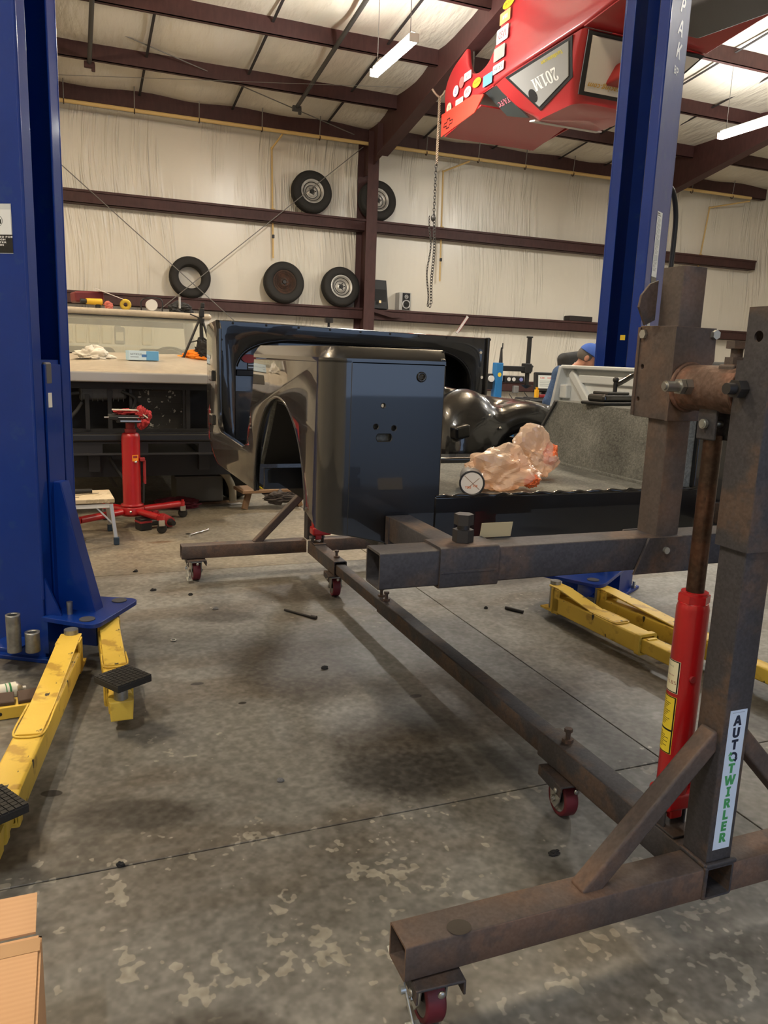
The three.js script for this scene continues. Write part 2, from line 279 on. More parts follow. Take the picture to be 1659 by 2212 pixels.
// ---------- walls and roof lined with white vinyl insulation ----------
const vinylBump = tex(1024, 1024, (u, v) => { const a = fbm(u + 0.02 * Math.sin(v * 6.2832), v, 64, 3, 3, 301), b = fbm(u, v, 5, 3, 3, 307), w = fbm(u, v, 9, 2, 3, 311); return 255 * (0.7 * Math.pow(1 - Math.abs(2 * a - 1), 3) * sst(0.46, 0.66, w) + 0.45 * b + 0.12 * fbm(u, v, 40, 6, 2, 317)); }, false);
const vinylMap = tex(512, 512, (u, v) => { const a = fbm(u, v, 4, 4, 5, 321); const k = (a - 0.5) * 18; return [231 + k, 224 + k, 208 + k * 1.1]; });
const mVinyl = phy({ map: rp(vinylMap, 0.25), roughness: 0.3, bumpMap: rp(vinylBump, 0.28), bumpScale: 0.026, clearcoat: 0.7, clearcoatRoughness: 0.3 });
const roofBump = tex(1024, 1024, (u, v) => { const a = fbm(u, v, 30, 8, 5, 341), b = fbm(u, v, 6, 6, 4, 347); return 255 * (0.5 * a + 0.6 * b); }, false);
const mVinylRoof = phy({ map: rp(vinylMap, 0.3), roughness: 0.42, bumpMap: rp(roofBump, 0.4), bumpScale: 0.035 });
struct('wall_back', bx(-7.3, 14.3, -0.1, 5.6, -14.1, -13.95), mVinyl, 'white vinyl lined metal wall behind the truck', { cat: 'wall' });
struct('wall_left', bx(-7.3, -7.15, -0.1, 8, -14.1, 4.1), mVinyl, 'white vinyl lined side wall outside the view', { cat: 'wall' });
struct('wall_right', bx(14.2, 14.35, -0.1, 8, -14.1, 4.1), mVinyl, 'white vinyl lined end wall past the far rafter', { cat: 'wall' });
struct('wall_front', [bx(-7.3, 0.6, -0.1, 8, 4.0, 4.15), bx(5.2, 14.35, -0.1, 8, 4.0, 4.15), bx(0.6, 5.2, 3.9, 8, 4.0, 4.15)], mVinyl, 'wall with the open bay door behind the viewer', { cat: 'wall' });
const purlinZ = [-12.45, -10.95, -9.45, -7.95, -6.45, -4.95, -3.45, -1.95, -0.45, 1.05, 2.55];
{ // ceiling: sagging lining between the purlins
  const nx = 90, zs = []; let pz = [-13.95, ...purlinZ, 4.1];
  for (let k = 0; k < pz.length - 1; k++) for (let s = 0; s < 6; s++) zs.push([mix(pz[k], pz[k + 1], s / 6), Math.sin(Math.PI * s / 6)]); zs.push([4.1, 0]);
  const pos = [], idx = [];
  for (let a = 0; a < 2; a++) for (const [z, sag] of zs) for (let i = 0; i <= nx; i++) { const x = mix(-7.3, 14.35, i / nx); const w = fbm(i / nx, (z + 14) / 19, 30, 20, 2, 361); pos.push(x, a ? roofY(z) + 0.25 : roofY(z) - 0.02 - sag * (0.03 + 0.06 * w) * (1 + 0.6 * Math.sin(x * 4.1)), z); }
  const row = nx + 1, n = zs.length;
  for (let a = 0; a < 2; a++) for (let j = 0; j < n - 1; j++) for (let i = 0; i < nx; i++) { const o = a * n * row + j * row + i; if (a) idx.push(o, o + row, o + 1, o + 1, o + row, o + row + 1); else idx.push(o, o + 1, o + row, o + 1, o + row + 1, o + row); }
  const g = new THREE.BufferGeometry(); g.setAttribute('position', new THREE.Float32BufferAttribute(pos, 3)); g.setIndex(idx); g.computeVertexNormals();
  struct('ceiling', g, mVinylRoof, 'white quilted insulation lining the sloping roof', { cat: 'ceiling' });
}
// C-section along x: web at the back or front with two flanges
const cSec = (x0, x1, y0, y1, z, d, t = 0.01) => [bx(x0, x1, y0, y1, z - t, z), bx(x0, x1, y1 - t, y1, z - d, z), bx(x0, x1, y0, y0 + t, z - d, z), bx(x0, x1, y0, y0 + 0.03, z - d, z - d + t)];
purlinZ.forEach((z, i) => { if (z < 0) struct('roof_purlin', cSec(-7.1, 14.15, roofY(z) - 0.23, roofY(z) - 0.01, z + 0.03, 0.07), mSteelRed, i === 0 ? 'red steel roof purlin next to the eave beam' : i === 1 ? 'second red steel purlin out from the eave beam' : 'red steel purlin under the roof lining higher up', { cat: 'purlin' }); });
struct('eave_beam', [...cSec(-7.1, 14.15, 5.08, 5.36, -13.68, 0.12), bx(-7.1, 14.15, 5.33, 5.36, -13.9, -13.7)], mSteelRed, 'dark steel eave beam along the top of the wall', { cat: 'beam' });
for (const [y, l] of [[3.825, 'upper red steel girt carrying two wheels'], [2.3, 'middle red steel girt carrying wheels and speakers'], [1.06, 'low red steel girt behind the workshop machines']])
  struct('wall_girt', [bx(-7.1, 14.15, y - 0.012, y, -13.95, -13.72), bx(-7.1, 14.15, y - 0.2, y, -13.75, -13.74), bx(-7.1, 14.15, y - 0.2, y - 0.19, -13.95, -13.74), bx(-7.1, 14.15, y - 0.035, y - 0.001, -13.725, -13.717)], mSteelRed, l, { cat: 'girt' });
for (const x of [4.97, 10.95, -1.0]) {
  struct('steel_column', [bx(x - 0.1, x + 0.1, 0, 5.2, -13.42, -13.405), bx(x - 0.005, x + 0.005, 0, 3.78, -13.9, -13.41), bx(x - 0.005, x + 0.005, 4.56, 5.3, -13.9, -13.41), bx(x - 0.1, x + 0.1, 0, 5.2, -13.93, -13.915), bx(x - 0.1, x + 0.1, 0, 0.02, -13.93, -13.405)], mSteelRed, x === 4.97 ? 'red steel wall column between the two upper wheels' : x > 5 ? 'red steel wall column behind the blue post' : 'red steel wall column hidden past the blue post', { cat: 'column' });
  const top = [[-13.9, roofY(-13.9) - 0.01], [-9, roofY(-9) - 0.01], [4, roofY(4) - 0.01]], bot = [[4, roofY(4) - 0.42], [-9, roofY(-9) - 0.42], [-13.0, 4.74], [-13.9, 4.58]];
  const web = plate([...top, ...bot].map(([z, y]) => [z, y]), 0.012); web.rotateY(-Math.PI / 2); web.translate(x, 0, 0);
  const fl = []; const seg = (a, b, up) => fl.push(bar(V(x, a[1], a[0]), V(x, b[1], b[0]), 0.2, 0.014, V(0, 1, 0), 0));
  seg(bot[0], bot[1]); seg(bot[1], bot[2]); seg(top[0], top[1]); seg(top[1], top[2]);
  struct('rafter_beam', [web, ...fl, box(0.2, 0.5, 0.014, x, 4.98, -13.0)], mSteelRed, x === 4.97 ? 'tapered red steel rafter rising from the wall column' : x > 5 ? 'red steel rafter behind the glowing strip by the frame edge' : 'red steel rafter outside the view', { cat: 'rafter' });
}
const mStrap = std({ color: lin(0.03, 0.025, 0.025), roughness: 0.7 });
for (const x of [-0.35, 1.16, 2.6, 4.2, 6.0, 7.4, 8.85, 9.9, 12])
  struct('roof_strap', bar(V(x, roofY(-13.9) - 0.085, -13.9), V(x, roofY(-1) - 0.085, -1), 0.035, 0.012, V(0, 1, 0), 0), mStrap, 'thin dark strap running up under the roof lining', { cat: 'strap' }).userData.group = 'roof straps';
// ---------- car body rotisserie ----------
const rot = thing('body_rotisserie', 'rusty brown steel rotisserie on maroon casters holding the black body', 'rotisserie');
const RX = 1.468;
M('near_rail_sleeve', tubeZ(0.088, 0.089, 0.006, -2.06, -1.298, RX, 0.1875), mSteel, rot);
M('middle_rail', tubeZ(0.074, 0.075, 0.005, -3.6, -1.5, RX, 0.1865), mSteel, rot);
M('far_rail', tubeZ(0.06, 0.062, 0.005, -4.75, -3.45, RX, 0.184), mSteel, rot);
M('far_rail_sleeve', tubeZ(0.08, 0.088, 0.006, -4.88, -4.31, RX, 0.188), mSteel, rot);
function setBolt(x, y, z, r = 0.014, h = 0.03, mat = mBrownBolt, parent = rot) {
  const b = M('clamp_bolt', [hex(r * 1.35, 0.012, x, y + 0.006, z), cyl(r * 0.6, r * 0.6, h, x, y + 0.01 + h / 2, z, 0, 0, 10), hex(r, 0.012, x, y + 0.012 + h, z)], mat, parent); return b;
}
setBolt(1.472, 0.232, -1.965); setBolt(1.472, 0.232, -4.4); setBolt(1.462, 0.224, -3.55); setBolt(1.462, 0.224, -3.62);
for (const [z0, far] of [[-1.386, false], [-4.985, true]]) {
  const zc = z0 + 0.043;
  M('cross_tube', tubeX(0.089, 0.086, 0.006, 0.611, 1.424, 0.1875, zc), mSteelBrown, rot);
  M('cross_tube', tubeX(0.089, 0.086, 0.006, 1.512, 2.36, 0.1875, zc), mSteelBrown, rot);
}
M('oil_spot', new THREE.CircleGeometry(0.028, 28).scale(1, 0.85, 1).rotateX(-Math.PI / 2).translate(0.745, 0.2325, -1.318), std({ color: lin(0.03, 0.024, 0.02), roughness: 0.5 }), rot);
// uprights
{ // the near post has a pin hole near its top
  const A = new Brush(clean(tubeY(0.084, 0.084, 0.006, 0.232, 1.59, 1.47, -1.35))), B = new Brush(clean(cyl(0.0125, 0.0125, 0.2, 1.47, 1.525, -1.352, 0, Math.PI / 2, 24))); A.updateMatrixWorld(); B.updateMatrixWorld();
  const ev = new Evaluator(); ev.useGroups = false; ev.attributes = ['position', 'normal', 'uv']; M('upright_post', ev.evaluate(A, B, SUBTRACTION).geometry, mSteel, rot);
}
{
  const holes = [circlePath(0.008, 0, 0.013)];
  const s = tubeY(0.102, 0.102, 0.008, 1.04, 1.472, 1.47, -1.35); M('height_sleeve', s, mSteel, rot);
}
M('upright_post', tubeY(0.084, 0.084, 0.006, 0.232, 1.6, 1.47, -4.94), mSteel, rot);
M('height_sleeve', tubeY(0.102, 0.102, 0.008, 1.05, 1.47, 1.47, -4.94), mSteel, rot);
M('top_pin', [cyl(0.008, 0.008, 0.1, 1.555, 1.62, -4.93), hex(0.028, 0.03, 1.555, 1.665, -4.93)], mBoltDark, rot);
// braces
for (const [z, y1] of [[-1.347, 0.575], [-4.94, 0.575]]) for (const s of [-1, 1]) {
  M('brace', bar(V(1.47 + s * 0.385, 0.215, z), V(1.47 + s * 0.03, y1, z), 0.048, 0.05, V(0, 0, 1), 0.008), mSteelBrown, rot);
}
M('weld', [rb(0.012, 0.09, 0.012, 0.005, 1.422, 0.19, -1.3), rb(0.012, 0.012, 0.09, 0.005, 1.422, 0.236, -1.345), rb(0.1, 0.012, 0.012, 0.005, 1.47, 0.236, -1.302)], mSteel, rot);
// casters
function caster(x, z, turn, brake, h = 0.143) {
  const g = new THREE.Group(); g.name = 'caster'; g.position.set(x, 0, z); g.rotation.y = turn; rot.add(g);
  const R = 0.06;
  M('mount_plate', [rb(0.11, 0.007, 0.15, 0.003, 0, h - 0.005, 0), rb(0.006, 0.035, 0.15, 0.002, -0.055, h - 0.02, 0), rb(0.006, 0.035, 0.15, 0.002, 0.055, h - 0.02, 0)], mSteel, g);
  const fs = []; for (const s of [-1, 1]) { const p = plate([[-0.042, 0.125], [0.042, 0.125], [0.02, 0.035], [-0.008, 0.028], [-0.03, 0.06]], 0.005, 0.001, [circlePath(0.0, 0.095, 0.006)]); p.rotateY(Math.PI / 2); p.translate(s * 0.031, 0, 0); fs.push(p); }
  fs.push(rb(0.066, 0.006, 0.085, 0.002, 0, 0.123, 0)); M('fork', fs, mZinc, g);
  const w = M('wheel', [lathe([[0.046, -0.022], [0.055, -0.024], [R, -0.018], [R, 0.018], [0.055, 0.024], [0.046, 0.022]], 36)].map((q) => T(q, 0, R, 0, 0, 0, Math.PI / 2)), mMaroonWheel, g);
  M('rim', [T(lathe([[0.012, -0.02], [0.012, 0.02], [0.02, 0.01], [0.043, 0.02], [0.047, 0.022], [0.047, -0.022], [0.043, -0.02], [0.02, -0.01], [0.012, -0.02]], 32), 0, R, 0, 0, 0, Math.PI / 2)], mGrey, g);
  M('axle_bolt', [cyl(0.005, 0.005, 0.09, 0, R, 0, 0, Math.PI / 2, 10), hex(0.011, 0.008, -0.038, R, 0, 0, Math.PI / 2), hex(0.011, 0.008, 0.038, R, 0, 0, Math.PI / 2)], mBolt, g);
  M('plate_bolt', [sph(0.009, 0.0, h - 0.022, 0.077, 1, 1, 0.6), sph(0.009, -0.06, h - 0.024, 0.05, 0.6, 1, 1), sph(0.009, 0.06, h - 0.024, 0.05, 0.6, 1, 1)], mBolt, g);
  if (brake) M('brake_lever', [bar(V(-0.058, 0.13, -0.045), V(-0.052, 0.035, 0.05), 0.012, 0.004, V(1, 0, 0), 0.001), rb(0.03, 0.004, 0.035, 0.002, -0.062, 0.135, -0.05, 0.4), rb(0.034, 0.004, 0.05, 0.002, -0.05, 0.026, 0.062, 0.3), cyl(0.01, 0.01, 0.012, -0.06, 0.082, 0.0, 0, Math.PI / 2, 12)], mZinc, g);
  return g;
}
caster(0.69, -1.345, -0.06, true); caster(1.448, -1.93, -0.1, false); caster(0.7, -4.93, 0.02, true); caster(1.46, -4.38, -0.1, false); caster(2.28, -1.345, 0, true); caster(2.28, -4.94, 0, true);
// spindle pipe, collar and clamp plates
M('spindle_pipe', [T(new THREE.CylinderGeometry(0.057, 0.057, 0.2, 40), 1.47, 1.402, -1.5, Math.PI / 2), T(new THREE.TorusGeometry(0.058, 0.006, 8, 40), 1.47, 1.402, -1.592), T(new THREE.TorusGeometry(0.057, 0.004, 8, 40), 1.47, 1.402, -1.404)], mRust, rot);
function sideBolt(z, x0) { M('pivot_bolt', [T(hex(0.021, 0.02), x0, 1.405, z, 0, 0, Math.PI / 2), T(cyl(0.013, 0.013, 0.07), x0 - 0.028, 1.405, z, 0, 0, Math.PI / 2), T(hex(0.02, 0.012), x0 - 0.018, 1.405, z, 0, 0, Math.PI / 2), T(cyl(0.0085, 0.0085, 0.012), x0 - 0.062, 1.405, z, 0, 0, Math.PI / 2)], mBolt, rot); }
sideBolt(-1.535, 1.405); 
M('pivot_bolt', [T(hex(0.022, 0.024), 1.405, 1.408, -1.37, 0, 0, Math.PI / 2), T(cyl(0.013, 0.013, 0.03), 1.385, 1.408, -1.37, 0, 0, Math.PI / 2)], mBoltDark, rot);
M('lock_bolt', [hex(0.026, 0.022, 1.47, 1.468, -1.45), cyl(0.014, 0.014, 0.05, 1.47, 1.49, -1.45), hex(0.026, 0.018, 1.47, 1.508, -1.45), rb(0.06, 0.02, 0.05, 0.006, 1.47, 1.452, -1.45)], mBrownBolt, rot);
const plateMat = std({ map: rp(brownMap, 1.7), roughness: 0.6, metalness: 0.3, bumpMap: rp(fineBump, 6), bumpScale: 0.0006 });
{ // angle shaped clamp: one plate on the front of the mast, one on its side
  const f = plate([[-0.06, -0.085], [0.068, -0.085], [0.072, 0.02], [0.064, 0.055], [0.074, 0.07], [0.07, 0.152], [-0.06, 0.152]], 0.01, 0.0015); f.translate(1.475, 1.4, -1.604); M('clamp_plate', f, plateMat, rot);
  const h = [circlePath(-1.719, 1.449, 0.0065), circlePath(-1.724, 1.363, 0.0065)]; const g = plate([[-1.742, 1.325], [-1.736, 1.318], [-1.6, 1.315], [-1.6, 1.553], [-1.738, 1.556], [-1.742, 1.55]], 0.01, 0.0015, h); g.rotateY(-Math.PI / 2); g.translate(1.424, 0, 0); M('clamp_plate', g, plateMat, rot);
  const k = plate([[-0.06, -0.08], [0.07, -0.08], [0.07, 0.152], [-0.06, 0.152]], 0.01, 0.0015); k.translate(1.475, 1.4, -1.74); M('clamp_plate', k, plateMat, rot);
}
M('clamp_bolt', [T(hex(0.0125, 0.01), 1.416, 1.534, -1.722, 0, 0, Math.PI / 2)], mZinc, rot);
M('clamp_bolt', [T(hex(0.0125, 0.012), 1.537, 1.536, -1.594, Math.PI / 2), T(cyl(0.007, 0.007, 0.14), 1.537, 1.536, -1.67, Math.PI / 2)], mZinc, rot);
// swing mast with a handle stub and the body mounting bar
M('swing_mast', tubeY(0.077, 0.078, 0.006, 0.99, 1.7, 1.468, -1.65, 0.008), mSteelBrown, rot);
M('mast_top_plate', [plate([[-0.025, 0.03], [-0.05, 0.0], [-0.055, -0.03], [-0.03, -0.075], [0.0, -0.06], [0.0, 0.04]], 0.008, 0.001)].map((g) => T(g, 1.427, 1.63, -1.7)), mSteel, rot);
M('mounting_bar', tubeX(0.09, 0.088, 0.006, 0.64, 2.4, 0.966, -1.645), mSteel, rot);
M('bar_sleeve', tubeX(0.102, 0.1, 0.006, 0.79, 0.947, 0.966, -1.645), mSteel, rot);
M('sleeve_seam', rb(0.15, 0.006, 0.003, 0.001, 0.868, 0.956, -1.594), mSteel, rot);
M('clamp_bolt', [hex(0.026, 0.03, 0.872, 1.032, -1.645), cyl(0.015, 0.015, 0.03, 0.872, 1.05, -1.645), hex(0.024, 0.026, 0.872, 1.072, -1.645)], mBoltDark, rot);
for (const z of [-1.594, -1.697]) { const p = plate([[-0.095, -0.052], [0.095, -0.052], [0.055, 0.045], [-0.055, 0.045]], 0.008, 0.001); p.translate(1.448, 0.965, z); M('mast_gusset', p, mSteel, rot); }
M('gusset_bolt', T(cyl(0.009, 0.009, 0.012), 1.448, 0.975, -1.588, Math.PI / 2), mZinc, rot);
for (const x of [0.868, 2.07]) M('mounting_arm', tubeZ(0.07, 0.075, 0.006, -2.02, -1.695, x, 0.966), mSteel, rot);
for (const x of [0.868, 2.07]) M('mounting_bracket', bx(x - 0.038, x + 0.038, 0.92, 1.0, -2.045, -2.02), mSteel, rot);
M('masking_tape', [rb(0.09, 0.04, 0.001, 0.0004, 0.99, 1.03, -1.69, 0.2)], std({ color: lin(0.6, 0.5, 0.3), roughness: 0.8 }), rot);
// far spindle
M('spindle_pipe', T(new THREE.CylinderGeometry(0.057, 0.057, 0.55, 32), 1.47, 1.402, -4.62, Math.PI / 2), mRust, rot);
M('mounting_bar', tubeX(0.09, 0.088, 0.006, 0.8, 2.1, 1.0, -4.3), mSteel, rot);
M('swing_mast', tubeY(0.077, 0.078, 0.006, 1.0, 1.46, 1.468, -4.32, 0.008), mSteel, rot);
M('mounting_arm', [tubeZ(0.07, 0.075, 0.006, -4.28, -4.02, 0.9, 1.0), tubeZ(0.07, 0.075, 0.006, -4.28, -4.02, 2.0, 1.0)], mSteel, rot);
// hydraulic rams
const ramLabel = canvasTex(256, 384, (g, w, h) => {
  g.fillStyle = '#efe9c6'; g.fillRect(0, 0, w, h); g.strokeStyle = '#15120e'; g.lineWidth = 12; g.strokeRect(10, 10, w - 20, h - 20);
  g.fillStyle = '#7c8a62'; g.font = '26px sans-serif'; g.textAlign = 'center'; g.fillText('HYDRAULICS', w / 2 - 6, 84); g.fillStyle = '#8d3326'; g.font = '24px sans-serif'; g.fillText('MAX CAPACITY', w / 2, 190); g.font = '52px sans-serif'; g.fillText('4000 LBS', w / 2 + 2, 280);
});
const ramWarn = canvasTex(256, 700, (g, w, h) => {
  g.fillStyle = '#e8d23a'; g.fillRect(0, 0, w, h); g.strokeStyle = '#15120e'; g.lineWidth = 12; g.strokeRect(10, 10, w - 20, h * 0.57); g.strokeRect(10, h * 0.59 + 6, w - 20, h * 0.39);
  g.fillStyle = '#4a4010'; for (let i = 0; i < 14; i++) { const y = 60 + i * 24; if (y < h * 0.53) g.fillRect(34, y, 120 + ((i * 53) % 70), 8); } for (let i = 0; i < 8; i++) g.fillRect(34, h * 0.66 + i * 24, 110 + ((i * 37) % 80), 8);
});
function wrapLabel(r, y0, y1, a0, a1) { return new THREE.CylinderGeometry(r, r, y1 - y0, 20, 1, true, a0, a1 - a0).translate(0, (y0 + y1) / 2, 0); }
for (const [z, top, near] of [[-1.492, 1.29, true], [-4.8, 1.3, false]]) {
  const j = new THREE.Group(); j.name = 'hydraulic_ram'; j.position.set(1.47, 0, z); rot.add(j);
  M('ram_body', [lathe([[0.0, 0.3], [0.041, 0.3], [0.041, 0.845], [0.037, 0.86], [0.036, 0.862], [0, 0.862]], 36)], mRedPaint, j);
  M('gland_nut', [hex(0.04, 0.02, 0, 0.872, 0), cyl(0.034, 0.034, 0.008, 0, 0.885, 0)], mRedPaint, j);
  M('ram_rod', cyl(0.0225, 0.0225, top - 0.86, 0, (top + 0.86) / 2, 0, 0, 0, 24), std({ map: rp(rustMap, 3), color: lin(0.5, 0.5, 0.46), roughness: 0.4, metalness: 0.6 }), j);
  M('pump_block', [rb(0.13, 0.055, 0.085, 0.014, 0.02, 0.315, 0.0), cyl(0.024, 0.024, 0.12, 0.06, 0.38, 0.01), cyl(0.03, 0.03, 0.03, 0.06, 0.335, 0.01), rb(0.04, 0.05, 0.02, 0.006, 0.0, 0.285, 0.02), rb(0.04, 0.05, 0.02, 0.006, 0.0, 0.285, -0.02)], mRedPaint, j);
  M('pump_socket', [cyl(0.014, 0.016, 0.05, 0.058, 0.44, 0.02, 0.5)], mRedDull, j);
  M('foot_lug', [rb(0.006, 0.06, 0.05, 0.003, -0.034, 0.262, 0), rb(0.006, 0.06, 0.05, 0.003, 0.034, 0.262, 0), rb(0.085, 0.006, 0.12, 0.002, 0, 0.236, 0.01)], mSteel, j);
  M('foot_pin', [T(cyl(0.008, 0.008, 0.1), 0, 0.27, 0, 0, 0, Math.PI / 2), T(hex(0.013, 0.01), -0.048, 0.27, 0, 0, 0, Math.PI / 2)], mZinc, j);
  M('head_lug', [rb(0.01, 0.08, 0.06, 0.01, -0.024, 1.318, 0), rb(0.01, 0.08, 0.06, 0.01, 0.024, 1.318, 0), rb(0.05, 0.012, 0.06, 0.003, 0, 1.352, 0)], mSteel, j);
  M('head_pin', [T(cyl(0.009, 0.009, 0.085), 0, 1.318, 0, 0, 0, Math.PI / 2), T(cyl(0.012, 0.012, 0.008), -0.036, 1.318, 0, 0, 0, Math.PI / 2)], mZinc, j);
  if (near) {
    M('capacity_label', wrapLabel(0.0418, 0.618, 0.706, -Math.PI * 0.95, -Math.PI * 0.95 + 1.9), std({ map: ramLabel, roughness: 0.4 }), j, { keepUV: true });
    M('warning_label', wrapLabel(0.0418, 0.448, 0.608, -Math.PI * 0.95, -Math.PI * 0.95 + 1.9), std({ map: ramWarn, roughness: 0.4 }), j, { keepUV: true });
    M('body_screw', T(cyl(0.009, 0.009, 0.006, 0, 0, 0, Math.PI / 2), -0.012, 0.665, 0.04), mRedDull, j);
  }
}
// name sticker on the post
const nameTex = canvasTex(192, 1400, (g, w, h) => {
  g.fillStyle = '#c9dcf6'; g.fillRect(0, 0, w, h); g.fillStyle = '#8fa3c2'; g.fillRect(30, 22, w - 60, 6);
  g.textAlign = 'center'; g.font = 'bold 128px sans-serif'; const s = 'AUTOTWIRLER'; const y0 = 150, dy = 118;
  for (let i = 0; i < s.length; i++) { const y = y0 + i * dy;
    if (i === 3) { g.lineWidth = 24; const cx = w / 2, cy = y - 42; g.strokeStyle = '#16243f'; g.beginPath(); g.arc(cx, cy, 36, -2.6, 0.7); g.stroke(); g.strokeStyle = '#3f9a5e'; g.beginPath(); g.arc(cx, cy, 36, 0.9, 3.4); g.stroke();
      g.fillStyle = '#16243f'; g.beginPath(); g.moveTo(cx + 6, cy + 30); g.lineTo(cx + 58, cy + 16); g.lineTo(cx + 34, cy + 58); g.fill(); g.fillStyle = '#3f9a5e'; g.beginPath(); g.moveTo(cx - 8, cy - 28); g.lineTo(cx - 60, cy - 12); g.lineTo(cx - 34, cy - 56); g.fill(); continue; }
    g.fillStyle = i < 3 ? '#16243f' : '#3f9a5e'; g.fillText(s[i], w / 2, y); g.strokeStyle = g.fillStyle; g.lineWidth = 9; g.strokeText(s[i], w / 2, y); }
});
{ const g = new THREE.PlaneGeometry(0.054, 0.374); g.translate(1.4705, 0.459, -1.3074); M('name_sticker', g, std({ map: nameTex, roughness: 0.45 }), rot, { keepUV: true }); }
// ---------- glossy black jeep body tub ----------
const tub = thing('jeep_body_tub', 'glossy black jeep body tub with grey lined bed on the rotisserie', 'car body');
function mirrorX(g, c) { g = clean(g); const p = g.attributes.position, n = g.attributes.normal; for (let i = 0; i < p.count; i++) { p.setX(i, 2 * c - p.getX(i)); n.setX(i, -n.getX(i)); }
  for (const a of [p, n, g.attributes.uv]) for (let i = 0; i < a.count; i += 3) { const s = a.itemSize, A = a.array; for (let k = 0; k < s; k++) { const t = A[(i + 1) * s + k]; A[(i + 1) * s + k] = A[(i + 2) * s + k]; A[(i + 2) * s + k] = t; } } return g; }
// sheet swept along a path in the xz plane; prof(t) gives [outward offset, y] pairs
function sweep(path, prof, closed = false) {
  const pos = [], idx = [], m = prof(0).length, n = path.length;
  for (let i = 0; i < n; i++) {
    const a = path[Math.max(0, i - 1)], b = path[Math.min(n - 1, i + 1)], tx = b[0] - a[0], tz = b[1] - a[1], L = Math.hypot(tx, tz), nx = -tz / L * -1, nz = tx / L * -1;
    for (const [d, y] of prof(i / (n - 1), path[i])) pos.push(path[i][0] + nx * d, y, path[i][1] + nz * d);
  }
  for (let i = 0; i < n - 1; i++) for (let j = 0; j < m - (closed ? 0 : 1); j++) { const j2 = (j + 1) % m, o = i * m; idx.push(o + j, o + m + j, o + j2, o + j2, o + m + j, o + m + j2); }
  const g = new THREE.BufferGeometry(); g.setAttribute('position', new THREE.Float32BufferAttribute(pos, 3)); g.setIndex(idx); g.computeVertexNormals(); return toCreasedNormals(g, 0.5);
}
const RC = 0.075, zR = -2.05, cornerPath = [];
for (let i = 0; i <= 12; i++) { const a = Math.PI - i / 12 * Math.PI / 2; cornerPath.push([0.64 + RC + RC * Math.cos(a), zR - RC + RC * Math.sin(a)]); }   // from the side round to the rear
const sidePath = [[0.64, -2.95], [0.64, -2.7], [0.64, -2.5], [0.64, -2.3]];
// side: outline in (z, y)
function sideGeo(right) {
  const s = new THREE.Shape();
  s.moveTo(-2.125, 0.96); s.lineTo(-2.235, 0.985);
  for (let i = 0; i <= 28; i++) { const a = i / 28 * Math.PI, y0 = mix(0.985, 0.925, i / 28); s.lineTo(-2.588 + 0.352 * Math.cos(a), y0 + (1.305 - y0) * Math.sin(a)); }
  if (right) { s.lineTo(-3.2, 0.915); s.lineTo(-3.2, 1.06); } else {
    s.lineTo(-3.72, 0.915); s.quadraticCurveTo(-3.85, 0.92, -4.05, 1.04); s.lineTo(-4.05, 1.575); s.lineTo(-3.79, 1.59); s.lineTo(-3.755, 1.55); s.lineTo(-3.74, 1.17);
    s.quadraticCurveTo(-3.735, 1.09, -3.66, 1.078);
  } s.lineTo(-3.17, 1.07); s.quadraticCurveTo(-3.09, 1.075, -3.07, 1.13); s.quadraticCurveTo(-3.0, 1.25, -2.975, 1.31); s.lineTo(-2.95, 1.425); s.lineTo(-2.125, 1.435); s.lineTo(-2.125, 0.96);
  const g = new THREE.ExtrudeGeometry(s, { depth: 0.012, bevelEnabled: true, bevelThickness: 0.006, bevelSize: 0.006, bevelOffset: -0.006, bevelSegments: 3, curveSegments: 10 });
  g.rotateY(-Math.PI / 2); g.translate(0.658, 0, 0);          // shape x (= z) now along world z
  return toCreasedNormals(g, 0.5);
}
const jig = (g, right) => right ? mirrorX(g, 1.48) : g;
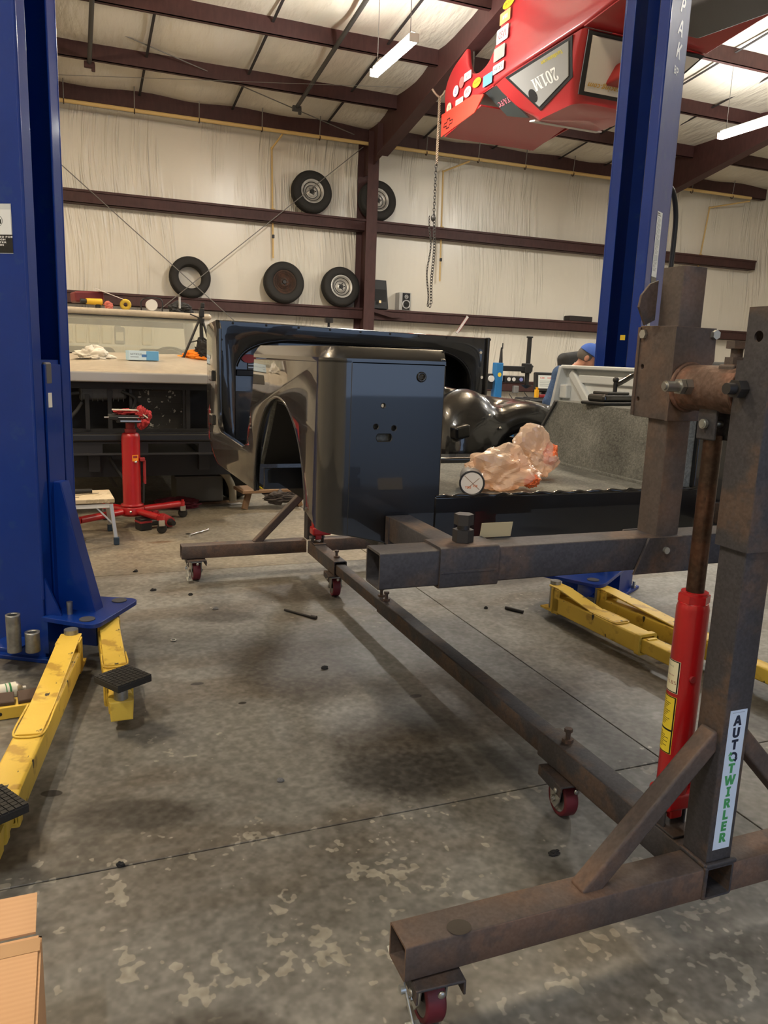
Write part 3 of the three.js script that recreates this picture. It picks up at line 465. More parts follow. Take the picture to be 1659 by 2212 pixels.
for (const right of [false, true]) {
  M('side_panel', jig(sideGeo(right), right), mBlackGloss, tub);
  M('arch_lip', jig(pipe(Array.from({ length: 25 }, (_, i) => { const a = i / 24 * Math.PI, y0 = mix(0.985, 0.925, i / 24); return V(0.645, y0 + (1.303 - y0) * Math.sin(a), -2.588 + 0.35 * Math.cos(a)); }), 0.006, 6, 60), right), mBlackGloss, tub);
  M('rear_corner', jig(sweep(cornerPath, (t) => { const b = mix(0.958, 0.945, t); return [[0, b], [0, 1.1], [0, 1.25], [0, 1.436], [0.014, 1.436], [0.014, b], [0, b]]; }), right), mBlackFlat, tub);
  const slot = new THREE.Path(); slot.moveTo(0.8, 1.216); slot.lineTo(0.836, 1.216); slot.quadraticCurveTo(0.844, 1.225, 0.836, 1.234); slot.lineTo(0.8, 1.234); slot.quadraticCurveTo(0.792, 1.225, 0.8, 1.216);
  const rp_ = plate([[0.714, 0.945], [0.8, 0.925], [0.875, 0.905], [1.0, 0.905], [1.0, 1.436], [0.714, 1.436]], 0.012, 0.003, right ? [] : [slot, circlePath(0.792, 1.256, 0.006), circlePath(0.847, 1.252, 0.006), circlePath(0.812, 1.315, 0.005), circlePath(0.925, 1.397, 0.009)]);
  rp_.translate(0, 0, zR - 0.006); M('rear_panel', jig(rp_, right), mBlackFlat, tub);
  if (!right) M('drain_grommet', [T(new THREE.TorusGeometry(0.011, 0.004, 8, 20), 0.925, 1.397, zR + 0.002)], mBlackGloss, tub);
  M('jamb', jig(rb(0.02, 0.4, 0.07, 0.006, 0.992, 1.25, zR - 0.036), right), mBlackGloss, tub);
  const railPath = [...(right ? [] : sidePath), ...cornerPath, [0.78, zR], [0.85, zR], [0.92, zR], [1.0, zR]];
  M('top_rail', jig(sweep(railPath, () => [[0.0, 1.43], [0.0, 1.442], [0.02, 1.47], [0.026, 1.474], [0.07, 1.474], [0.078, 1.466], [0.078, 1.42], [0.0, 1.43]]), right), mBlackFlat, tub);
  // rail end caps
  if (!right) M('rail_cap', jig([plate([[0.64, 1.43], [0.66, 1.472], [0.714, 1.472], [0.718, 1.42]], 0.01, 0.002)].map((g) => T(g, 0, 0, -2.945))[0], right), mBlackGloss, tub);
  M('rail_cap', jig(T(plate([[0, 1.43], [0.02, 1.472], [0.074, 1.472], [0.078, 1.42]], 0.01, 0.002), 0.998, 0, zR, 0, Math.PI / 2), right), mBlackGloss, tub);
  // wheel box: top, slanted front and inner wall
  const bxw = right ? 1.107 : 0.985;
  const strip = plate([[-2.07, 1.045], [-2.07, 1.3], [-2.74, 1.3], [-2.95, 1.03], [-2.93, 1.03], [-2.73, 1.285], [-2.085, 1.285], [-2.085, 1.045]], right ? 0.44 : 0.32); strip.rotateY(-Math.PI / 2); strip.translate(right ? 0.885 : 0.825, 0, 0);
  M('wheel_box_top', jig(strip, right), mLiner, tub);
  const under = plate([[-2.09, 1.045], [-2.09, 1.28], [-2.725, 1.28], [-2.925, 1.03], [-2.92, 1.03], [-2.72, 1.275], [-2.095, 1.275], [-2.095, 1.045]], right ? 0.42 : 0.3); under.rotateY(-Math.PI / 2); under.translate(right ? 0.885 : 0.825, 0, 0); M('well_lining', jig(under, right), mBlackMatte, tub);
  const wall = plate([[-2.07, 0.94], [-2.07, 1.3], [-2.74, 1.3], [-2.95, 1.03], [-2.95, 0.94]], 0.012, 0.002); wall.rotateY(-Math.PI / 2); wall.translate(bxw, 0, 0);
  M('wheel_box_wall', jig(wall, right), mLiner, tub);
  M('wheel_well_skin', jig((() => { const g = plate([[-2.09, 0.94], [-2.09, 1.28], [-2.73, 1.28], [-2.93, 1.03], [-2.93, 0.94]], 0.004); g.rotateY(-Math.PI / 2); g.translate(bxw - 0.009, 0, 0); return g; })(), right), mBlackMatte, tub);
  M('well_seam', jig(bar(V(bxw - 0.013, 1.06, -2.1), V(bxw - 0.013, 1.06, -2.93), 0.006, 0.01, V(0, 1, 0), 0.002), right), mBlackMatte, tub);
  M('floor_bead', jig(bar(V(bxw + 0.007, 1.05, -2.09), V(bxw + 0.007, 1.05, -2.93), 0.02, 0.014, V(0, 1, 0), 0.005), right), mLiner, tub);
  M('box_edge_strip', jig(bar(V(bxw + 0.006, 1.3, -2.735), V(bxw + 0.006, 1.035, -2.945), 0.012, 0.02, V(1, 0, 0), 0.003), right), std({ color: lin(0.07, 0.07, 0.07), roughness: 0.5 }), tub);
}
M('bed_floor', bx(0.985, 1.856, 1.022, 1.046, -2.86, -2.055), mLiner, tub);
M('floor_step', [bx(0.66, 2.3, 0.955, 1.024, -2.86, -2.845), bx(0.66, 2.3, 0.945, 0.957, -3.95, -2.85), rb(1.2, 0.035, 0.12, 0.01, 1.48, 1.05, -2.82)], mBlackGloss, tub);
{ const pts = []; const g = rbx(0.985, 1.975, 0.905, 1.05, -2.075, -2.045, 0.006); M('rear_sill', g, mBlackGloss, tub); }
M('sill_bead', pipe(Array.from({ length: 40 }, (_, i) => V(0.99 + i / 39 * 0.98, 1.05 + 0.003 * Math.sin(i * 2.3), -2.052 + 0.003 * Math.sin(i * 1.7))), 0.006, 6, 120), mBlackGloss, tub);
M('rear_crossmember', [T(cyl(0.032, 0.032, 1.3, 0, 0, 0, 0, 0, 24), 1.5, 0.878, -2.12, 0, 0, Math.PI / 2), bx(0.9, 2.1, 0.88, 0.91, -2.2, -2.1)], std({ color: lin(0.014, 0.02, 0.036), roughness: 0.25 }), tub);
M('frame_rail', [bx(0.86, 0.93, 0.87, 0.95, -3.95, -2.1), bx(2.03, 2.1, 0.87, 0.95, -3.95, -2.1)], mBlackMatte, tub);
// cowl and dash panel with its wide rounded opening
{
  const s = new THREE.Shape(); s.moveTo(0.655, 0.95); s.lineTo(2.085, 0.95); s.lineTo(2.085, 1.565); s.lineTo(0.655, 1.59); s.lineTo(0.655, 0.95);
  const h = new THREE.Path(); h.moveTo(0.735, 0.99); h.lineTo(0.735, 1.38); h.bezierCurveTo(0.76, 1.47, 0.85, 1.5, 1.0, 1.512); h.lineTo(1.72, 1.5); h.bezierCurveTo(1.9, 1.495, 2.0, 1.44, 2.01, 1.3); h.lineTo(2.01, 0.99); h.lineTo(0.735, 0.99); s.holes.push(h);
  const g = new THREE.ExtrudeGeometry(s, { depth: 0.02, bevelEnabled: true, bevelThickness: 0.005, bevelSize: 0.005, bevelOffset: -0.005, bevelSegments: 2, curveSegments: 24 }); g.translate(0, 0, -3.805); M('dash_frame', toCreasedNormals(g, 0.5), mBlackGloss, tub);
  const lip = []; for (const [x, y] of h.getPoints(20)) lip.push(0); 
  const pts = h.getPoints(16).map((p) => V(p.x, p.y, -3.795)); M('dash_lip', pipe(pts.slice(1, -1), 0.012, 8, 160), mBlackGloss, tub);
  M('firewall', [bx(0.66, 2.08, 0.95, 1.57, -3.99, -3.975), bx(0.66, 2.08, 1.25, 1.26, -3.98, -3.82)], mBlackFlat, tub);
  M('cowl_top', [rbx(0.65, 2.09, 1.565, 1.578, -4.06, -3.8, 0.004)].map((q) => { q.translate(-1.37, 0, 0); q.rotateZ(-0.0175); q.translate(1.37, 0.002, 0); return q; }), mBlackGloss, tub);
  const rv = []; for (let i = 0; i < 9; i++) rv.push(cyl(0.006, 0.006, 0.006, 0.72 + i * 0.16, 1.578 - i * 0.16 * 0.0175, -3.782, Math.PI / 2, 0, 8)); for (let i = 0; i < 7; i++) rv.push(cyl(0.005, 0.005, 0.006, 0.668, 1.5 - i * 0.055, -3.782, Math.PI / 2, 0, 8));
  rv.forEach((r) => M('dash_rivet', r, mBlackMatte, tub));
  for (const [x, y] of [[2.045, 1.49], [2.06, 1.36], [2.05, 1.24]]) M('bright_rivet', cyl(0.008, 0.008, 0.006, x, y, -3.778, Math.PI / 2, 0, 12), mChrome, tub);
  M('firewall_vent', [bx(0.83, 0.92, 1.33, 1.43, -3.975, -3.968)], mGrey, tub);
  for (let i = 0; i < 6; i++) M('vent_slat', rb(0.088, 0.008, 0.008, 0.002, 0.875, 1.342 + i * 0.015, -3.965), mAlu, tub);
  M('red_tag', [T(new THREE.CylinderGeometry(0.024, 0.024, 0.003, 24), 0, 0, 0, Math.PI / 2)].map((g) => { g.scale(1.5, 0.9, 1); g.translate(0.835, 1.415, -3.958); return g; }), std({ color: lin(0.75, 0.08, 0.07), roughness: 0.5 }), tub);
  M('heater_stub', rbx(0.76, 0.86, 1.33, 1.36, -3.97, -3.9, 0.005), mBlack, tub);
}
M('cowl_side', [rbx(2.075, 2.09, 0.93, 1.57, -4.05, -3.76, 0.005), bar(V(2.31, 0.99, -3.1), V(2.08, 0.99, -3.85), 0.02, 0.14, V(0, 1, 0), 0.005)], mBlackGloss, tub);
// hinge blocks on the cowl side
M('hinge', [rb(0.02, 0.05, 0.09, 0.006, 0.635, 1.33, -3.86)], mBlackGloss, tub); M('hinge', [rb(0.02, 0.05, 0.09, 0.006, 0.635, 1.12, -3.86)], mBlackGloss, tub);

// ---------- black fender standing in the front of the tub ----------
{
  const P = V(0, 0, 0);
  const f = (x, y, z) => {
    P.set(x, y, z);
    const e = (cx, cy, cz, rx, ry, rz) => { const a = (x - cx) / rx, b = (y - cy) / ry, c = (z - cz) / rz, k = Math.sqrt(a * a + b * b + c * c); return (k - 1) * Math.min(rx, ry, rz); };
    let d = e(1.74, 1.07, -3.36, 0.19, 0.245, 0.17);
    d = smin(d, e(1.66, 1.0, -3.28, 0.1, 0.2, 0.12), 0.06);
    // arch: bent tube over the wheel opening
    const ax = x - 2.05, ay = y - 0.95, r = Math.hypot(ax, ay); let arch = Math.hypot((r - 0.235) * 0.8, (z + 3.33) * 0.7) - 0.062; if (ay < -0.01) arch = 1;
    d = smin(d, arch, 0.05);
    d = smin(d, capsule(P, V(1.86, 1.25, -3.42), V(2.22, 1.2, -3.38), 0.035, 0.04), 0.05);
    d = smin(d, capsule(P, V(1.7, 1.29, -3.5), V(1.95, 1.25, -3.46), 0.03, 0.02), 0.04);
    return Math.max(d, 0.957 - y);
  };
  const fd = tag(M('spare_fender', field(f, [1.5, 0.9, -3.65], [2.32, 1.4, -3.1], 0.012), mBlackFlat), 'glossy black fender standing inside the tub behind the bags', 'fender');
  M('lamp_bracket', [rb(0.09, 0.06, 0.05, 0.012, 1.63, 1.13, -3.16, 0.1, 0.3, 0.15)], mBlackGloss, fd);
  M('bracket_stud', [sph(0.008, 1.8, 1.2, -3.2), sph(0.008, 1.87, 1.14, -3.22), sph(0.007, 1.83, 1.05, -3.2)], mChrome, fd);
}
// ---------- shopping bags on the bed ----------
const mBag = phy({ color: lin(1, 0.8, 0.62), roughness: 0.24, transmission: 0.55, thickness: 0, clearcoat: 0.6, clearcoatRoughness: 0.08, bumpMap: rp(coarseBump, 7), bumpScale: 0.006, side: THREE.DoubleSide });
function bagGeo(cx, cy, cz, rx, ry, rz, sd, bumps, low = 1.0475) {
  const g = mergeVertices(new THREE.IcosahedronGeometry(1, 12)), p = g.attributes.position, dirs = [];
  for (let k = 0; k < 22; k++) { const a = hash(k, 1, sd) * 6.283, h = hash(k, 2, sd) * 2 - 1, r = Math.sqrt(1 - h * h), f = 1.5 + hash(k, 3, sd) * 11; dirs.push([r * Math.cos(a), h, r * Math.sin(a), f, hash(k, 4, sd) * 6.283, 0.2 / Math.pow(f, 0.8)]); }
  for (let i = 0; i < p.count; i++) {
    let x = p.getX(i), y = p.getY(i), z = p.getZ(i); let r = 0.98;
    for (const [a, b, c, f, o, am] of dirs) r += (0.4 - Math.abs(Math.sin((a * x + b * y + c * z) * f + o + 0.4 * Math.sin(2.3 * x - 1.7 * y + 2.9 * z + o)))) * am;
    for (const [bxx, by, bz, w, h] of bumps) { const d = Math.hypot(x - bxx, y - by, z - bz); r += h * Math.exp(-d * d / (w * w)); }
    p.setXYZ(i, cx + x * r * rx, Math.max(low, cy + y * r * ry), cz + z * r * rz);
  }
  g.computeVertexNormals(); return toCreasedNormals(g, 0.22);
}
const bag1 = tag(M('shopping_bag', bagGeo(1.265, 1.105, -2.15, 0.155, 0.085, 0.085, 401, [[-0.6, 0.65, 0.4, 0.35, 0.25], [0.1, 0.95, 0.1, 0.35, 0.35], [0.9, -0.2, 0.3, 0.35, 0.15], [0.5, 0.7, 0.2, 0.3, 0.2]]), mBag), 'peach plastic shopping bag with a can lying at the bed edge', 'bag');
tag(M('shopping_bag', bagGeo(1.5, 1.125, -2.34, 0.11, 0.095, 0.09, 433, [[-0.25, 0.95, 0.2, 0.45, 0.6], [-0.75, 0.5, 0.2, 0.3, 0.35], [0.9, -0.2, 0.2, 0.35, 0.2], [0.1, 0.8, -0.3, 0.4, 0.3]]), mBag), 'peach plastic bag with a twisted peak against the wheel box', 'bag');
{
  const canTex = canvasTex(128, 128, (g, w, h) => { g.fillStyle = '#e6ddd2'; g.fillRect(0, 0, w, h); g.strokeStyle = '#9b7f6a'; g.lineWidth = 4; g.beginPath(); g.moveTo(20, 24); g.lineTo(108, 100); g.moveTo(104, 34); g.lineTo(40, 96); g.stroke(); g.fillStyle = '#d2622c'; g.font = 'bold 17px sans-serif'; g.fillText('TIRE', 26, 96); g.fillText('FIX', 70, 86); });
  const can = thing('aerosol_can', 'round can end pressing through the nearer peach bag', 'can', [1.125, 1.085, -2.085]);
  const b = new THREE.Group(); can.rotation.set(0, -0.47, 0);
  M('can_body', T(cyl(0.036, 0.036, 0.16, 0, 0, 0, 0, 0, 28), 0, 0, -0.06, Math.PI / 2), mGrey, can);
  M('can_rim', T(new THREE.TorusGeometry(0.036, 0.003, 8, 32), 0, 0, 0.021), mBoltDark, can);
  const e = new THREE.CircleGeometry(0.034, 32); e.translate(0, 0, 0.0215); M('can_end', e, std({ map: canTex, roughness: 0.4 }), can, { keepUV: true });
  tag(M('orange_packet', [bagGeo(1.352, 1.08, -2.105, 0.035, 0.03, 0.026, 451, [])], std({ color: lin(0.8, 0.16, 0.04), roughness: 0.4 })), 'orange packet inside the nearer bag', 'packet');
  tag(M('orange_packet', [bagGeo(1.555, 1.135, -2.315, 0.035, 0.05, 0.035, 457, [])], std({ color: lin(0.8, 0.16, 0.04), roughness: 0.4 })), 'orange packet showing through the bag by the wheel box', 'packet');
}
// ---------- black tool on the far wheel box ----------
{
  const t = thing('recliner_bracket', 'black metal bracket with a raised handle on the far wheel box', 'bracket', [1.93, 1.3, -2.5], 0.2);
  M('base_plate', rb(0.2, 0.012, 0.12, 0.005, 0, 0.007, 0), mBlack, t);
  M('ribbed_body', [rb(0.17, 0.03, 0.09, 0.012, 0, 0.026, 0), rb(0.12, 0.012, 0.08, 0.005, 0, 0.045, 0)], mBlackFlat, t);
  M('post', [cyl(0.008, 0.008, 0.05, 0.02, 0.07, 0), sph(0.012, 0.02, 0.095, 0)], mBlack, t);
  M('handle', pipe([V(0.02, 0.075, 0), V(0.07, 0.095, 0), V(0.12, 0.115, 0), V(0.2, 0.12, 0)], 0.011, 10), mBlackFlat, t);
}
// ---------- white primed inner skin of the far quarter ----------
{
  const mPrimer = std({ color: lin(0.7, 0.73, 0.74), roughness: 0.42, bumpMap: rp(coarseBump, 3), bumpScale: 0.004 });
  const sk = plate([[-3.4, 1.0], [-3.31, 1.425], [-2.08, 1.425], [-2.08, 1.0]], 0.008, 0.001); sk.rotateY(-Math.PI / 2); sk.translate(2.288, 0, 0); M('inner_quarter_skin', sk, mPrimer, tub, { label: 'white primed inner skin of the far quarter' });
  M('inner_quarter_rim', [rbx(2.245, 2.3, 1.425, 1.443, -3.32, -2.08, 0.006), bar(V(2.268, 1.435, -3.315), V(2.25, 1.0, -3.41), 0.02, 0.06, V(1, 0, 0), 0.005)], mPrimer, tub);
  M('inner_brace', [bar(V(2.275, 1.41, -3.26), V(2.275, 1.18, -3.0), 0.045, 0.03, V(1, 0, 0), 0.01), rbx(2.27, 2.286, 1.36, 1.4, -3.2, -2.1, 0.006)], mPrimer, tub);
  M('latch_block', rbx(2.255, 2.286, 1.28, 1.35, -3.33, -3.27, 0.008), mPrimer, tub);
}
// ---------- two post lift: columns turned 30 degrees, yellow swing arms ----------
const liftLabel = canvasTex(256, 512, (g, w, h) => {
  g.fillStyle = '#e9edf0'; g.fillRect(0, 0, w, h); g.fillStyle = '#cfd6da'; g.fillRect(0, 0, w, 60); g.strokeStyle = '#9aa2a6'; g.lineWidth = 3; g.strokeRect(3, 3, w - 6, h - 6);
  g.strokeStyle = '#6d757a'; g.lineWidth = 4; g.beginPath(); g.arc(110, 175, 88, 0, 7); g.stroke(); g.fillStyle = '#101214'; g.fillRect(60, 160, 130, 46); g.fillRect(40, 182, 60, 24); g.fillStyle = '#e9edf0'; g.beginPath(); g.arc(160, 212, 15, 0, 7); g.fill(); g.strokeStyle = '#101214'; g.stroke();
  g.beginPath(); g.moveTo(60, 110); g.lineTo(170, 60); g.stroke(); g.fillStyle = '#101214'; g.fillRect(0, h * 0.62, w, h * 0.38 - 6); g.fillStyle = '#fff'; g.font = 'bold 25px sans-serif'; ['RECOMMENDED FOR', 'DRIVE-THROUGH', 'LIFTING. CENTER', 'VEHICLE. TRAIN', 'ALL SAFETY', 'PERSONNEL'].forEach((s, i) => g.fillText(s, 12, h * 0.62 + 32 + i * 28));
});
const sideLabel = canvasTex(128, 768, (g, w, h) => { g.fillStyle = '#dfe6ea'; g.fillRect(0, 0, w, h); g.fillStyle = '#6a7378'; for (let i = 0; i < 44; i++) g.fillRect(14, 60 + i * 12, 60 + ((i * 31) % 40), 4); g.fillStyle = '#1a1d20'; g.fillRect(10, 14, 60, 12); g.fillRect(10, 34, 80, 8); g.fillRect(0, 640, w, 110); g.fillStyle = '#b8c2c8'; g.fillRect(20, 270, 90, 60); g.fillRect(20, 420, 90, 60); });
const gridPad = (parent, x, y, z, s = 0.12, turn = 0) => {
  const p = new THREE.Group(); p.name = 'lift_pad'; p.position.set(x, y, z); p.rotation.y = turn; parent.add(p);
  M('pad_block', rb(s, 0.024, s, 0.003, 0, 0.012, 0), mRubber, p);
  const gs = []; const n = 8, c = s / n; for (let i = 0; i < n; i++) for (let j = 0; j < n; j++) gs.push(box(c - 0.003, 0.006, c - 0.003, (i + 0.5) * c - s / 2, 0.026, (j + 0.5) * c - s / 2));
  M('pad_studs', gs, mRubber, p, { kind: 'stuff' }); return p;
};
// swing arm in its own frame: pin at the origin, arm along +z
function swingArm(parent, px, pz, turn, ext, padOn, L = 0.7, S0 = 0.46, S1 = 0.6, padTurn = 0.2) {
  const a = new THREE.Group(); a.name = 'swing_arm'; a.position.set(px, 0, pz); a.rotation.y = turn; parent.add(a);
  const W = 0.1, y0 = 0.055, y1 = 0.15;
  M('arm_tube', [tubeZ(W, y1 - y0, 0.008, 0.05, L, 0, (y0 + y1) / 2, 0.012), bx(-W / 2, W / 2, 0.045, 0.19, 0.045, 0.06)], mYellow, a);
  const top = plate([[0.0, 0.2], [0.08, 0.2], [S0, 0.158], [S1, 0.158], [S1, 0.15], [S0, 0.15], [0.08, 0.19], [0, 0.19]], W * 0.88, 0.003); top.rotateY(-Math.PI / 2); M('arm_strap', top, mYellow, a);
  M('arm_web', [bx(-W / 2, -W / 2 + 0.008, 0.05, 0.19, 0.03, 0.1), bx(W / 2 - 0.008, W / 2, 0.05, 0.195, 0.03, 0.1), bx(-W / 2, W / 2, 0.05, 0.06, -0.06, 0.1)], mYellow, a);
  M('strap_weld', pipe([V(-0.05, 0.154, S0), V(-0.045, 0.154, S1), V(-0.03, 0.154, S1 + 0.012), V(0.03, 0.154, S1 + 0.012), V(0.045, 0.154, S1), V(0.05, 0.154, S0)], 0.004, 6, 50), mYellow, a);
  M('end_collar', [tubeZ(W + 0.012, y1 - y0 + 0.012, 0.009, L - 0.03, L, 0, (y0 + y1) / 2, 0.012)], mYellow, a);
  const e = L + ext; M('inner_arm', [tubeZ(W - 0.022, 0.07, 0.007, L - 0.2, e, 0, 0.1, 0.008), bx(-0.028, 0.028, 0.133, 0.141, L + 0.02, L + 0.034)], mYellow, a);
  M('inner_collar', [tubeZ(W - 0.012, 0.08, 0.006, e - 0.03, e, 0, 0.1, 0.01)], mYellow, a);
  M('pivot_pin', cyl(0.03, 0.03, 0.2, 0, 0.12, 0, 0, 0, 20), mGalv, a);
  if (padOn) {
    M('pad_socket', [plate([[-0.04, 0], [0.04, 0], [0.045, 0.08], [-0.045, 0.08]], 0.05, 0.006)].map((g) => T(g, 0, 0.06, e + 0.045, -Math.PI / 2 + Math.PI / 2)), mYellow, a);
    M('pad_post', cyl(0.026, 0.026, padOn, 0, 0.08 + padOn / 2, e + 0.04, 0, 0, 24), mGalv, a);
    gridPad(a, 0.01, 0.08 + padOn, e + 0.03, 0.15, padTurn);
  }
  return a;
}
// column in its own frame: opening faces +x, width along z
function liftColumn(name, label, pos, turn, H, reach = 0, W = 0.29, Dp = 0.28) {
  const t = thing(name, label, 'car lift', pos, turn);
  const th = 0.01, lip = W * 0.24;
  M('column', [bx(-Dp, -Dp + th, 0, H, -W / 2, W / 2), rbx(-Dp, 0, 0, H, -W / 2, -W / 2 + th, 0.004), rbx(-Dp, 0, 0, H, W / 2 - th, W / 2, 0.004), rbx(-th, 0, 0, H, -W / 2, -W / 2 + lip, 0.004), rbx(-th, 0, 0, H, W / 2 - lip, W / 2, 0.004), pipe([V(-0.006, 0.3, W / 2 - 0.006), V(-0.006, H, W / 2 - 0.006)], 0.008, 10, 2), pipe([V(-0.006, 0.3, -W / 2 + 0.006), V(-0.006, H, -W / 2 + 0.006)], 0.008, 10, 2)], mBlue, t);
  M('base_plate', rbx(-Dp - 0.06, 0.03, 0, 0.02, -W / 2 - 0.03, W / 2 + 0.03, 0.004), mBlue, t);
  for (const [x, z] of [[-0.31, 0.15], [-0.31, -0.15]]) M('anchor_bolt', [hex(0.015, 0.016, x, 0.028, z), cyl(0.009, 0.009, 0.05, x, 0.04, z)], mBolt, t);
  M('lift_cable', cyl(0.006, 0.006, H - 1.2, -0.12, 1.2 + (H - 1.2) / 2, -0.03, 0, 0, 8), mWire, t);
  // carriage
  const c = new THREE.Group(); c.name = 'carriage'; t.add(c);
  M('carriage_box', [bx(-0.2, -0.012, 0.25, 1.38, -W / 2 + 0.075, W / 2 - 0.075), bx(-0.012, 0.004, 0.2, 1.36, -0.06, 0.06)], mBlue, c);
  M('latch_cover', rb(0.03, 0.1, 0.05, 0.01, -0.01, 1.32, 0.03), std({ color: lin(0.09, 0.09, 0.1), roughness: 0.6 }), c);
  M('white_tag', bx(0.004, 0.007, 1.17, 1.235, 0.02, 0.045), mWhite, c);
  const gz = plate([[0.0, 0.2], [0.2, 0.2], [0.12, 0.5], [0.04, 0.83], [0.0, 0.83]], 0.07, 0.004); M('gusset', gz, mBlue, c);
  const pl = new THREE.Shape(); pl.moveTo(0.02, -0.17); pl.lineTo(0.24, -0.2); pl.quadraticCurveTo(0.29, -0.2, 0.29, -0.15); pl.lineTo(0.29, 0.15); pl.quadraticCurveTo(0.29, 0.2, 0.24, 0.2); pl.lineTo(0.02, 0.17); pl.lineTo(0.02, -0.17);
  const pg = new THREE.ExtrudeGeometry(pl, { depth: 0.016, bevelEnabled: true, bevelThickness: 0.003, bevelSize: 0.003, bevelSegments: 2 }); if (reach) pg.scale(1 + reach / 0.29, 1.1, 1); pg.rotateX(Math.PI / 2); const p2 = pg.clone(); pg.translate(0, 0.222, 0); p2.translate(0, 0.055, 0);
  M('arm_bracket', [pg, bx(0.0, 0.03, 0.05, 0.222, -0.17, 0.17), bx(0.03, 0.2 + reach, 0.06, 0.215, -0.05, 0.05)], mBlue, c);
  for (const s of [-1, 1]) { M('pin_head', cyl(0.035, 0.035, 0.006, 0.214 + reach, 0.226, s * 0.145, 0, 0, 24), std({ color: lin(0.05, 0.05, 0.06), roughness: 0.6 }), c); const sg = plate([[0, 0.2], [0.09, 0.2], [0.0, 0.4]], 0.012, 0.002); sg.translate(0, 0, s * 0.13); M('side_gusset', sg, mBlue, c); M('gear_pin', cyl(0.012, 0.014, 0.06, 0.1, 0.255, s * 0.1), mGalv, c); }
  return t;
}
const LT = 31.8 * D2R;
// left column: opening plane runs from (-0.153,-3.754) to (0,-4.0)
const liftL = liftColumn('lift_post', 'blue lift post at the picture edge with a sticker and yellow arms', [-0.0765, 0, -3.877], -LT, 4.2);
{ const g = new THREE.PlaneGeometry(0.19, 0.2); g.translate(-0.155, 1.918, 0.1465); M('safety_sticker', g, std({ map: liftLabel, roughness: 0.4 }), liftL, { keepUV: true }); }
// arms: given in world, so add to the lift in its own frame
function armIn(lift, wx, wz, wturn, ext, pad, ...more) { lift.updateMatrixWorld(); const p = lift.worldToLocal(V(wx, 0, wz)); return swingArm(lift, p.x, p.z, wturn - lift.rotation.y, ext, pad, ...more); }
armIn(liftL, -0.04, -3.54, Math.atan2(-0.165, 1), 0.1, 0.1, 1.24, 0.62, 0.86, 0.7);
armIn(liftL, 0.122, -3.79, Math.atan2(0.012, 1), 0.1, 0.12, 0.72, 0.42, 0.56, 0.55);
// tray with height adapters on the post base
M('adapter_tray', [rbx(-0.19, -0.04, 0.1, 0.112, 0.15, 0.3, 0.003), bx(-0.19, -0.04, 0.06, 0.11, 0.15, 0.156)], mBlue, liftL);
const liftR = liftColumn('lift_post', 'blue lift post with white lettering behind the rotisserie mast', [3.0485, 0, -3.9395], Math.PI + LT, 4.6, 0.2, 0.26, 0.33);
const letter = canvasTex(160, 1400, (g, w, h) => { g.clearRect(0, 0, w, h); g.fillStyle = '#d8dee6'; g.font = 'italic bold 170px sans-serif'; g.textAlign = 'center'; ['B', 'E', 'N', 'D', 'P', 'A', 'K'].forEach((s, i) => g.fillText(s, w / 2, 165 + i * 168)); g.font = 'bold 86px sans-serif'; g.fillText('BP', w / 2, 165 + 6.75 * 168); });
{
  // lettering sits on the wall of the post that faces the viewer
  const g = new THREE.PlaneGeometry(0.125, 0.97); g.rotateY(Math.PI); g.translate(-0.18, 3.5, -0.1315);
  M('post_lettering', g, std({ map: letter, alphaMap: null, transparent: true, alphaTest: 0.4, roughness: 0.4 }), liftR, { keepUV: true });
  const s = new THREE.PlaneGeometry(0.09, 0.44); s.rotateY(Math.PI); s.translate(-0.15, 2.12, -0.1315); M('instruction_label', s, std({ map: sideLabel, roughness: 0.35 }), liftR, { keepUV: true });
  M('lock_window', [rb(0.045, 0.3, 0.004, 0.002, -0.14, 1.72, -0.131)], std({ color: lin(0.5, 0.52, 0.52), roughness: 0.4, metalness: 0.3 }), liftR);
  M('lock_pawl', [sph(0.03, -0.145, 1.6, -0.135, 0.8, 1.6, 0.5)], mChrome, liftR);
  M('hydraulic_hose', pipe([V(-0.31, 2.52, -0.1), V(-0.36, 2.5, -0.12), V(-0.44, 2.38, -0.13), V(-0.46, 2.15, -0.13), V(-0.44, 1.9, -0.13), V(-0.43, 1.55, -0.13)], 0.016, 10, 50), mBlack, liftR);
  M('yellow_tag', bx(-0.05, -0.046, 1.6, 1.63, -0.03, 0.0), std({ color: lin(0.85, 0.6, 0.03), roughness: 0.5 }), liftR);
}
armIn(liftR, 2.56, -3.66, Math.atan2(0.06, 1), 0.28, 0, 0.75, 0.36, 0.56);
armIn(liftR, 2.8, -3.56, Math.atan2(0.09, 1), 0.3, 0, 1.0, 0.6, 0.8);
